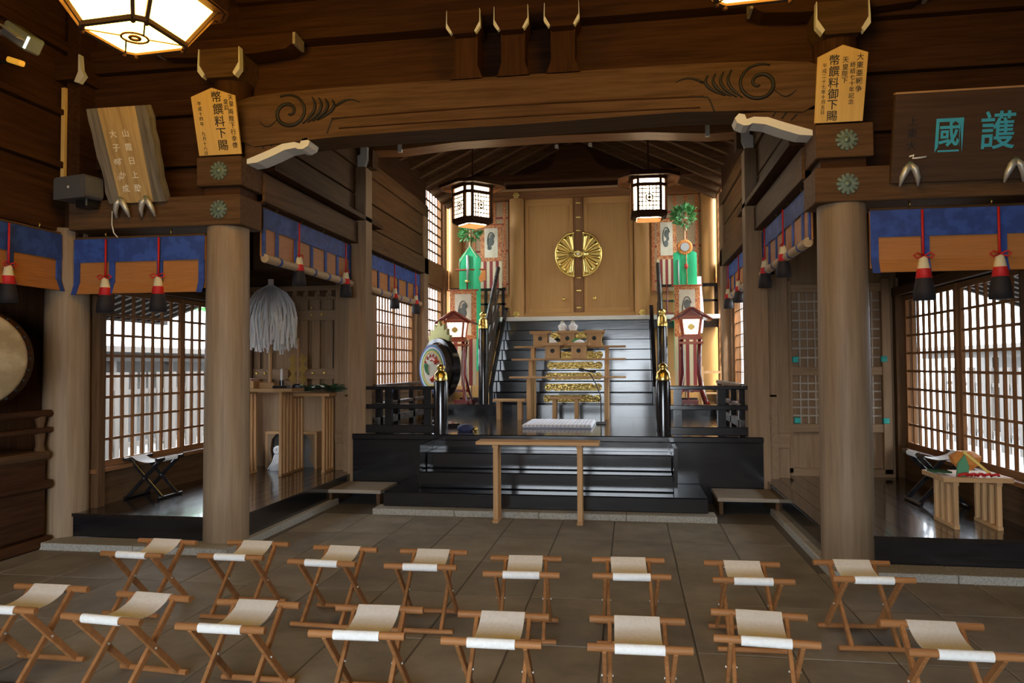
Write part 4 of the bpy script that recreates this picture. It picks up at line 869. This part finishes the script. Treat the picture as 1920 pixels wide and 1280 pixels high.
# loudspeaker, cable, floodlight
t = thing('loudspeaker', 'small grey wall loudspeaker beside the rough wood slab', 'speaker', (-3.92, 5.98, 3.21), R(-12))
MB().prism([(-.20, -.10), (.18, -.10), (.20, -.07), (.19, .09), (.17, .10), (-.18, .10), (-.20, .08)], 'xz', -.09, .09).build('cabinet', M['dgrey'], t, bevel=.02)
B(-.17, .15, -.095, -.089, -.075, .075).build('grille', M['dgrey'], t); MB().cyl((-.01, -.099, .0), (-.01, -.094, .0), .012, n=10).build('badge', M['paper'], t)
B(-.02, .12, -.02, .12, -.17, -.09).build('mount', M['plastic'], t, bevel=.01)
t = thing('white_cable', 'thin white cable hanging down from the loudspeaker', 'cable', (-3.66, 6.08, 3.02)); MB().tube([(0, 0, 0), (.0, 0, -.12), (.02, -.0, -.2), (.06, 0, -.24)], .005, 6).build('cable', M['white'], t)
t = thing('floodlight', 'glass-fronted floodlight high on the left wall', 'floodlight', (-4.25, 5.3, 4.30))
MB().bar((.0, 0, .10), (.34, 0, -.02), .05, .04).build('arm', M['silver'], t)
MB().bar((.30, -.06, .03), (.56, -.10, -.14), .15, .13).build('housing', M['bulb'], t, bevel=.015); MB().bar((.335, -.14, .02), (.53, -.17, -.12), .13, .01).build('glass_front', M['silver'], t)
t = thing('orange_lamp', 'small orange lamp below the floodlight', 'lamp', (-4.2, 5.3, 4.08)); MB().bar((.0, 0, .02), (.22, 0, .02), .02, .02).build('arm', M['plastic'], t); MB().bar((.20, -.02, .03), (.36, -.05, -.03), .05, .045).build('shade', M['orangelamp'], t, bevel=.01)

# ================================================================ STOOLS
def make_stool(wood, canvas):
    t = thing('folding_stool', 'x', 'stool')
    for q in (-1, 1):
        MB().cyl((-.222, q*.18, .395), (.222, q*.18, .395), .0175, n=14).build('top_rail', wood, t)
        MB().cyl((-.20, q*.185, .016), (.20, q*.185, .016), .015, n=12).build('foot_rail', wood, t)
    for q in (-1, 1):
        MB().bar((q*.150, -.18, .39), (q*.150, .185, .02), .020, .036, (0, 0, 1)).build('leg', wood, t, bevel=.003)
        MB().bar((q*.127, .18, .39), (q*.127, -.185, .02), .020, .036, (0, 0, 1)).build('leg', wood, t, bevel=.003)
        MB().cyl((q*.112, 0, .205), (q*.166, 0, .205), .006, n=8).build('pivot_pin', M['silver'], t)
    seat = MB(); prof = []
    for j in range(9): a = math.pi*(1.55-1.1*j/8); prof.append((-.18+.0205*math.cos(a), .395+.0205*math.sin(a)))
    for j in range(1, 10):
        u = -.165+.33*j/10; prof.append((u, .408-.050*(1-(u/.18)**2)))
    for j in range(9): a = math.pi*(.55-1.1*j/8); prof.append((.18+.0205*math.cos(a), .395+.0205*math.sin(a)))
    n = len(prof)
    w_ = .106
    seat.add([(-w_, y, z) for y, z in prof]+[(w_, y, z) for y, z in prof], [(i, n+i, n+i+1, i+1) for i in range(n-1)], True)
    seat.add([(-w_, y, z-.004) for y, z in prof]+[(w_, y, z-.004) for y, z in prof], [(i+1, n+i+1, n+i, i) for i in range(n-1)], True)
    seat.add([(q*w_, y, z-d) for q in (-1, 1) for d in (0, .004) for y, z in prof], [(i, i+1, n+i+1, n+i) for i in range(n-1)]+[(2*n+i+1, 2*n+i, 3*n+i, 3*n+i+1) for i in range(n-1)])
    seat.build('canvas_seat', canvas, t)
    return t
SP = [(-2.226, 4.605, -2), (-1.564, 4.639, 0), (-.921, 4.58, -2), (-.304, 4.574, 2), (.316, 4.493, 3.5), (.947, 4.538, 3.5), (1.622, 4.544, 2), (2.285, 4.659, 3.5),
      (-2.191, 3.521, 0), (-1.547, 3.458, -4.5), (-.923, 3.422, 0), (-.275, 3.43, 2.5), (.347, 3.42, 1), (.985, 3.441, 1.5), (1.548, 3.604, -4), (2.32, 3.566, 0)]
ORD = ('leftmost', 'second from the left', 'third from the left', 'fourth from the left', 'fourth from the right', 'third from the right', 'second from the right', 'rightmost')
base = make_stool(W('stool', 'x'), M['canvas'])
for k, (x, y, a) in enumerate(SP):
    lb = 'folding wooden stool with cream canvas seat, %s of the %s row' % (ORD[k % 8], 'rear' if k < 8 else 'front')
    if k == 0: base.location = (x, y, 0); base.rotation_euler = (0, 0, R(a)); base['label'] = lb; base['group'] = 'folding stools in two rows'
    else: dup(base, (x, y, 0), R(a), lb, 'folding stools in two rows')
db = make_stool(M['lacquer'], M['paper'])
db.location = (-3.92, 7.10, .27); db.rotation_euler = (0, 0, R(90)); db['label'] = 'black lacquered folding stool with white seat under the left lattice windows'; db.scale = (1.0, 1.0, 1.02)
db['group'] = 'black folding stools in the aisles'
dup(db, (3.83, 7.70, .27), R(90), 'black lacquered folding stool with white seat under the right lattice windows').scale = (1.05, 1.1, 1.2)

# ================================================================ AISLE FURNITURE
def slat_table(loc, w_, d, h, label, inset, rz=0):
    t = thing('slatted_table', label, 'table', loc, rz, 'slat-legged offering tables')
    B(-w_/2, w_/2, -d/2, d/2, h-.04, h).build('tabletop', W('hinoki', 'x'), t, bevel=.004)
    for q in (-1, 1):
        x = q*(w_/2-inset)
        B(x-.022, x+.022, -d/2+.02, d/2-.02, 0, .03).build('foot_bar', W('hinoki', 'y'), t, bevel=.003)
        B(x-.02, x+.02, -d/2+.02, d/2-.02, h-.07, h-.04).build('head_bar', W('hinoki', 'y'), t)
        for j in range(4):
            y = -d/2+.045+(d-.09)*j/3; B(x-.018, x+.018, y-.018, y+.018, .03, h-.07).build('slat_leg', W('hinoki', 'z'), t, bevel=.002)
    return t
slat_table((-3.50, 8.74, .27), .80, .36, 1.07, 'tall slat-legged wooden table carrying the white paper wand in the left aisle', .16)
slat_table((-3.08, 9.12, .27), .60, .36, 1.00, 'slat-legged wooden table with green branches in the left aisle', .09)
slat_table((3.70, 6.72, .27), .52, .46, .42, 'small slat-legged wooden table with a bouquet in the right aisle', .10)
# paper wand
t = thing('paper_wand', 'large white paper streamer wand standing on the tall left table', 'ritual wand', (-3.47, 8.74, 1.34))
B(-.10, .10, -.10, .10, 0, .07).build('stand_block', W('hinoki', 'x'), t, bevel=.004); MB().cyl((0, 0, .05), (0, 0, 1.34), .022, n=10).build('stick', W('hinoki', 'z'), t)
MB().cyl((0, 0, 1.28), (0, 0, 1.36), .035, n=10).build('white_top', M['paper'], t)
random.seed(11); mb = MB()
for k in range(520):
    a = random.uniform(0, 2*math.pi); lay = random.random()**.7; r1 = .30*(.35+.65*lay); z0 = 1.30-.02*random.random()-.12*random.random()*(1-lay); L = random.uniform(.58, .82) if lay > .35 else random.uniform(.5, .8)
    w_ = .016; pts = []
    for j in range(6):
        v = j/5; r = r1*(1-(1-min(1, v*1.55))**2)*(1+.05*math.sin(7*a+3*v)); z = z0-L*(v**1.15)*(.92 if v < .3 else 1)
        aa = a+.07*math.sin(v*9+k); pts.append((r*math.cos(aa)+.02*math.cos(a), r*math.sin(aa)+.02*math.sin(a), z, aa))
    vs = []
    for (x, y, z, aa) in pts:
        tx, ty = -math.sin(aa+k)*w_*.7, math.cos(aa+k)*w_*.7; vs += [(x-tx, y-ty, z), (x+tx, y+ty, z)]
    mb.add(vs, [(2*j, 2*j+1, 2*j+3, 2*j+2) for j in range(5)])
o = mb.build('paper_streamers', M['paper'], t); o['kind'] = 'stuff'
# gilt zigzag paper, candle stand, stack of trays
t = thing('gilt_paper_wand', 'small wand of gold zigzag paper behind the white streamers', 'ritual wand', (-3.15, 8.84, 1.34))
B(-.05, .05, -.05, .05, 0, .05).build('stand_block', M['lacquer'], t); MB().cyl((0, 0, .05), (0, 0, .62), .012, n=8).build('stick', W('hinoki', 'z'), t)
for q in (-1, 1):
    for k in range(3): MB().prism([(q*.05, .44-.12*k), (q*.13, .36-.12*k), (q*.06, .27-.12*k), (q*-.01+q*.03, .35-.12*k)][::q], 'xz', -.012+.004*k, -.006+.004*k).build('gold_paper', M['brass'], t)
t = thing('candle_stand', 'small dark candle stand with white candle on the left table', 'candle', (-3.28, 8.66, 1.34)); B(-.09, .09, -.07, .07, 0, .035).build('base', M['lacquer'], t, bevel=.006); MB().cyl((0, 0, .035), (0, 0, .10), .03, n=12).build('cup', M['lacquer'], t); MB().cyl((0, 0, .10), (0, 0, .24), .016, n=10).build('candle', M['paper'], t)
t = thing('wooden_tray', 'plain wooden tray with stacked white papers on the left table', 'tray', (-3.75, 8.70, 1.34)); B(-.14, .14, -.12, .12, 0, .09).build('tray', W('hinoki', 'x'), t, bevel=.003)
for k in range(3): B(-.12, .10, -.11, .09, .09+.012*k, .099+.012*k).build('paper_sheet', M['paper'] if k != 1 else M['redp'], t)
t = thing('green_branches', 'pile of dark green leafy branches on the lower left table', 'branches', (-2.98, 9.16, 1.285))
random.seed(5); mb = leaves(260, .20, .11, .5); mb.v = [(x*1.5, y*.8, max(.0, z*.28+.035)) for x, y, z in mb.v]; o = mb.build('leaves', M['dleaf'], t); o['kind'] = 'stuff'
for k in range(4): MB().tube([(-.22+.05*k, -.1+.05*k, .03), (.0, -.06+.04*k, .05), (.24, -.05+.03*k, .03)], .006, 5).build('twig', W('dark', 'x'), t)
MB().prism([(-.06, .05), (.02, .07), (.10, .055), (.09, .075), (.0, .09), (-.07, .065)], 'xz', -.14, -.10).build('white_paper', M['paper'], t)
# small open wooden case with ceramic ornament
t = thing('open_case', 'low wooden case with open front below the left tables', 'case', (-3.46, 9.38, .27))
B(-.36, .36, -.08, .08, .45, .48).build('top', W('hinoki', 'x'), t)
for q in (-1, 1): B(min(q*.33, q*.36), max(q*.33, q*.36), -.08, .08, 0, .45).build('side', W('hinoki', 'z'), t)
B(-.33, .33, .06, .08, 0, .45).build('back', M['plaster'], t)
for q in (-1, 1): MB().prism([(q*.33, .45), (q*.20, .45), (q*.27, .38), (q*.29, .25), (q*.26, .12), (q*.33, 0)][::-q], 'xz', -.08, -.065).build('arched_edge', W('tan', 'z'), t)
t = thing('ceramic_ornament', 'grey and white swirled ceramic ornament inside the low case', 'ornament', (-3.56, 9.18, .27))
MB().lathe((0, 0, 0), [(.13, 0), (.12, .04), (.07, .10), (.05, .18), (.06, .25), (.04, .29), (0, .30)], 18).build('body', M['tile'], t)
MB().tube([(.05*math.cos(j*.6)*(1-j*.06), -.06, .25+.055*math.sin(j*.6)*(1-j*.06)) for j in range(14)], .022, 8).build('curl', M['paper'], t)
for k in range(5): MB().tube([(-.12+.03*k, -.09, .01), (-.06+.02*k, -.075, .10), (-.03+.015*k, -.065, .20)], .010, 6).build('ridge', M['paper'], t)
# back wall fittings, left
bw = holder('trim_4', 'vertical battens, rails and gilt nails on the left aisle back wall')
for x in (-4.02, -3.86, -3.34, -3.17, -2.99, -2.86): B(x-.055, x+.055, 9.42, 9.47, 1.30, 2.50).build('batten', W('tan', 'z'), bw, bevel=.004)
for z0, z1 in ((1.44, 1.58), (2.22, 2.36)): 
    B(-4.1, -3.55, 9.40, 9.45, z0, z1).build('rail', W('tan', 'x'), bw, bevel=.004); B(-3.42, -2.80, 9.40, 9.45, z0, z1).build('rail', W('tan', 'x'), bw, bevel=.004)
B(-4.1, -2.8, 9.36, 9.47, 1.26, 1.34).build('rail', W('tan', 'x'), bw); B(-4.12, -2.62, 9.20, 9.47, 2.60, 2.66).build('shelf_eave', W('tan', 'x'), bw)
B(-4.1, -2.62, 9.30, 9.47, 2.66, 2.9).build('shelf_board', W('mid', 'x'), bw)
for k in range(9): B(-4.05+.16*k, -4.0+.16*k, 9.24, 9.44, 2.54, 2.60).build('eave_rafter', W('tan', 'y'), bw)
for x, z in ((-3.22, 2.39), (-3.22, 2.30), (-3.08, 2.30), (-4.0, 1.52), (-3.88, 1.52), (-3.20, 1.52), (-3.04, 1.52)): MB().sph((x, 9.398, z), .020, .014, .020, 8, 6).build('gilt_nail', M['gold'], bw)
# back wall fittings, right: panelled lattice doors
dr = holder('door_3', 'pair of panelled lattice doors closing the right aisle back wall')
B(2.80, 4.02, 9.40, 9.47, .27, .36).build('bottom_rail', W('tan', 'x'), dr)
for x in (2.84, 3.40, 3.96, 4.12): B(x-.05, x+.05, 9.40, 9.47, .30, 2.62).build('stile', W('tan', 'z'), dr, bevel=.006)
for z in (.84, 1.52, 2.52): B(2.82, 4.0, 9.41, 9.47, z-.05, z+.05).build('frame_rail', W('tan', 'x'), dr, bevel=.005)
for x0 in (2.90, 3.46):
    for z0, n in ((.89, 6), (1.57, 8)):
        for j in range(1, 5): B(x0+.088*j-.008, x0+.088*j+.008, 9.44, 9.465, z0, z0+(.58 if n == 6 else .90)).build('muntin', W('grey', 'z'), dr)
        for j in range(1, n): B(x0, x0+.44, 9.438, 9.463, z0+(.58 if n == 6 else .90)*j/n-.010, z0+(.58 if n == 6 else .90)*j/n+.010).build('muntin', W('grey', 'x'), dr)
for x, z in ((2.93, 1.66), (3.93, 1.66), (2.94, .93), (3.94, .93)): B(x-.035, x+.035, 9.395, 9.436, z-.035, z+.035).build('teal_clip', M['teal'], dr, bevel=.006)
for x in (4.20, 4.27): B(x-.03, x+.03, 9.42, 9.47, .27, 2.62).build('stile', W('tan', 'z'), dr)
struct(B(2.56, 2.80, 9.16, 9.40, .62, .80).build('pillar_block', W('tan', 'x'), bevel=.006), 'wooden sleeve on the right aisle post')
struct(B(-2.80, -2.56, 9.16, 9.40, .62, .80).build('pillar_block_left', W('tan', 'x'), bevel=.006), 'wooden sleeve on the left aisle post')
# bouquet
t = thing('wrapped_bouquet', 'bouquet wrapped in gold and green paper lying on the small right table', 'bouquet', (3.66, 6.66, .69))
MB().lathe((.02, .02, .07), [(.0, -.03), (.05, -.03), (.10, .02), (.12, .08), (.06, .12), (0, .125)], 9, False).build('gold_wrap', M['orange'], t)
MB().prism([(-.09, .0), (-.01, .0), (.0, .08), (-.03, .17), (-.08, .10)], 'xz', -.10, -.07).build('pale_wrap', M['greenp'], t)
MB().bar((-.04, -.09, .20), (.14, -.12, .03), .03, .02).build('yellow_ribbon', M['yellow'], t)
for k in range(5): MB().tube([(-.10+.06*k, -.13, .012), (-.05+.06*k, -.16, .03), (.0+.05*k, -.14, .012)], .011, 6).build('red_ribbon', M['red'], t)
for k in range(4): MB().tube([(-.1, -.02+.03*k, .02), (-.24, .0+.04*k, .018)], .009, 6).build('stem', M['dleaf'], t)

# ================================================================ BIG DRUM IN THE SIDE PASSAGE
t = thing('drum_stand', 'dark wooden drum stand with rails and panelled base at the left edge', 'stand', (-4.66, 5.45, 0))
B(-.42, .42, -.55, .58, .10, .82).build('base_panel', W('dark', 'y'), t, bevel=.02)
B(-.46, .46, -.60, .62, .52, .60).build('waist_moulding', W('dark', 'y'), t, bevel=.02); B(-.46, .46, -.60, .62, .0, .10).build('plinth', W('dark', 'y'), t, bevel=.02)
B(-.45, .45, -.58, .60, .78, .86).build('top_board', W('mid', 'y'), t, bevel=.02)
for q in (-1, 1):
    for e in (-1, 1): MB().lathe((q*.38, e*.52+.02, .86), [(.05, 0), (.035, .05), (.045, .14), (.03, .22), (.045, .28), (.045, .31)], 12).build('baluster', W('mid', 'z'), t)
    B(q*.38-.05, q*.38+.05, -.62, .64, 1.02, 1.07).build('rail', W('dark', 'y'), t, bevel=.01); MB().cyl((q*.38, -.66, 1.19), (q*.38, .68, 1.19), .035, n=12).build('top_rail', W('dark', 'y'), t)
t = thing('big_drum', 'large barrel drum with pale skin resting on the dark stand at the left edge', 'drum', (-4.52, 5.50, 1.28), R(42))
MB().lathe((0, 0, 0), [(.37, -.40), (.40, -.36), (.45, -.1), (.45, .1), (.40, .36), (.37, .40)], 36).build('barrel', W('dark', 'z'), t)
MB().lathe((0, 0, 0), [(.405, .37), (.40, .40), (.385, .41), (0, .412)], 36).build('skin', M['drumskin'], t)
for k in range(28):
    a = k*2*math.pi/28; MB().sph((.415*math.cos(a), .415*math.sin(a), .35), .014, n=6, m_=4).build('tack', M['plastic'], t)
for o in t.children: o.rotation_euler = (R(90), 0, 0); o.location = (0, 0, .40)
t = thing('green_ribbon', 'green ribbon hanging behind the big drum', 'ribbon', (-5.0, 6.2, 2.1)); MB().tube([(0, 0, .36), (0, 0, .1), (.01, 0, .0)], .018, 8).build('cord', M['teal'], t)

# ================================================================ OUTDOORS
ext = struct(B(-40, 40, -20, 60, -.5, -.2).build('ground', M['ground']), 'pale gravel ground outside')
for s, side in ((-1, 'left'), (1, 'right')):
    zr = 0 if s < 0 else -.05
    ev = thing('eave', 'board eave with close rafters outside the %s lattice windows' % side, 'eave', (s*4.26, 8.25, 2.82))
    MB().add([(0, -1.5, 0), (0, 1.7, 0), (s*1.45, 1.7, -.50), (s*1.45, -1.5, -.50), (0, -1.5, .05), (0, 1.7, .05), (s*1.45, 1.7, -.45), (s*1.45, -1.5, -.45)], [(0, 1, 2, 3), (7, 6, 5, 4), (0, 3, 7, 4), (1, 5, 6, 2), (2, 6, 7, 3), (0, 4, 5, 1)]).build('soffit', M['plaster'], ev)
    for k in range(15): MB().bar((0, -1.45+.21*k, -.04), (s*1.42, -1.45+.21*k, -.54), .07, .08).build('rafter', M['extwood'], ev)
    B(min(s*1.42, s*1.48), max(s*1.42, s*1.48), -1.5, 1.7, -.60, -.50).build('eave_board', M['extwood'], ev)
    cb = thing('corridor_building', 'roofed wooden corridor seen through the %s lattice windows' % side, 'building', (s*9.6, 14, -.2))
    for k in range(5):    # tile courses
        z0, z1, x0, x1 = 2.30+.22*k, 2.56+.22*k, .0+.36*k, .40+.36*k
        MB().add([(s*x0, -11, z0), (s*x0, 11, z0), (s*x1, 11, z1), (s*x1, -11, z1), (s*x0, -11, z0-.05), (s*x0, 11, z0-.05), (s*x1, 11, z1-.05), (s*x1, -11, z1-.05)], [(0, 1, 2, 3), (7, 6, 5, 4), (0, 4, 5, 1), (2, 6, 7, 3), (1, 5, 6, 2), (0, 3, 7, 4)]).build('roof_course', M['tile'], cb)
    B(min(s*-.02, s*.08), max(s*-.02, s*.08), -11, 11, 2.14, 2.26).build('gutter', M['extwood'], cb)
    B(min(s*.35, s*.5), max(s*.35, s*.5), -11, 11, 1.95, 2.12).build('eave_beam', M['extwood'], cb)
    for k in range(10): B(min(s*.35, s*.5), max(s*.35, s*.5), -9.6+2.0*k, -9.44+2.0*k, 0, 1.95).build('post', M['extwood'], cb)
    B(min(s*1.9, s*2.0), max(s*1.9, s*2.0), -11, 11, 0, 2.9).build('back_wall', M['plaster'], cb)
    fe = thing('board_fence', 'open fence of upright weathered boards seen through the %s lattice windows' % side, 'fence', (s*8.4, 14, -.2))
    pb = B(-.015, .015, -.065, .065, 0, 1.72).mesh('fence_board'); pb.materials.append(M['extwood'])
    for k in range(44): obj('fence_board', pb, None, fe, (0, -5.5+.25*k, 0))
    for z in (.35, 1.35): B(s*.02-.02, s*.02+.02, -5.6, 5.4, z-.04, z+.04).build('fence_rail', M['extwood'], fe)
    if s < 0:
        f2 = thing('board_fence', 'close board fence far outside the left chancel windows', 'fence', (-6.0, 21.5, -.2))
        pc = B(-.012, .012, -.06, .06, 0, 3.0).mesh('fence_board'); pc.materials.append(M['fencew'])
        for k in range(48): obj('fence_board', pc, None, f2, (0, -4.7+.2*k, 0))
        for z in (.5, 1.6, 2.7): B(-.055, -.015, -4.8, 4.8, z-.04, z+.04).build('fence_rail', M['fencew'], f2)
    random.seed(20+s)
    for k, od in enumerate(('nearest', 'second', 'third', 'farthest')):
        tr = thing('garden_tree', 'green leafy tree beyond the %s corridor roof, %s of the row' % (side, od), 'tree', (s*(14+random.uniform(0, 1)), 9+4.6*k, -.2), 0, 'trees outside on the %s' % side)
        MB().cyl((0, 0, 0), (0, 0, 3.6), .16, .10, n=8).build('trunk', M['extwood'], tr)
        o = leaves(520, 1.6, .55).build('crown', M['leaf'], tr); o['kind'] = 'stuff'; o.location = (0, 0, 4.4+random.uniform(-.3, .5))
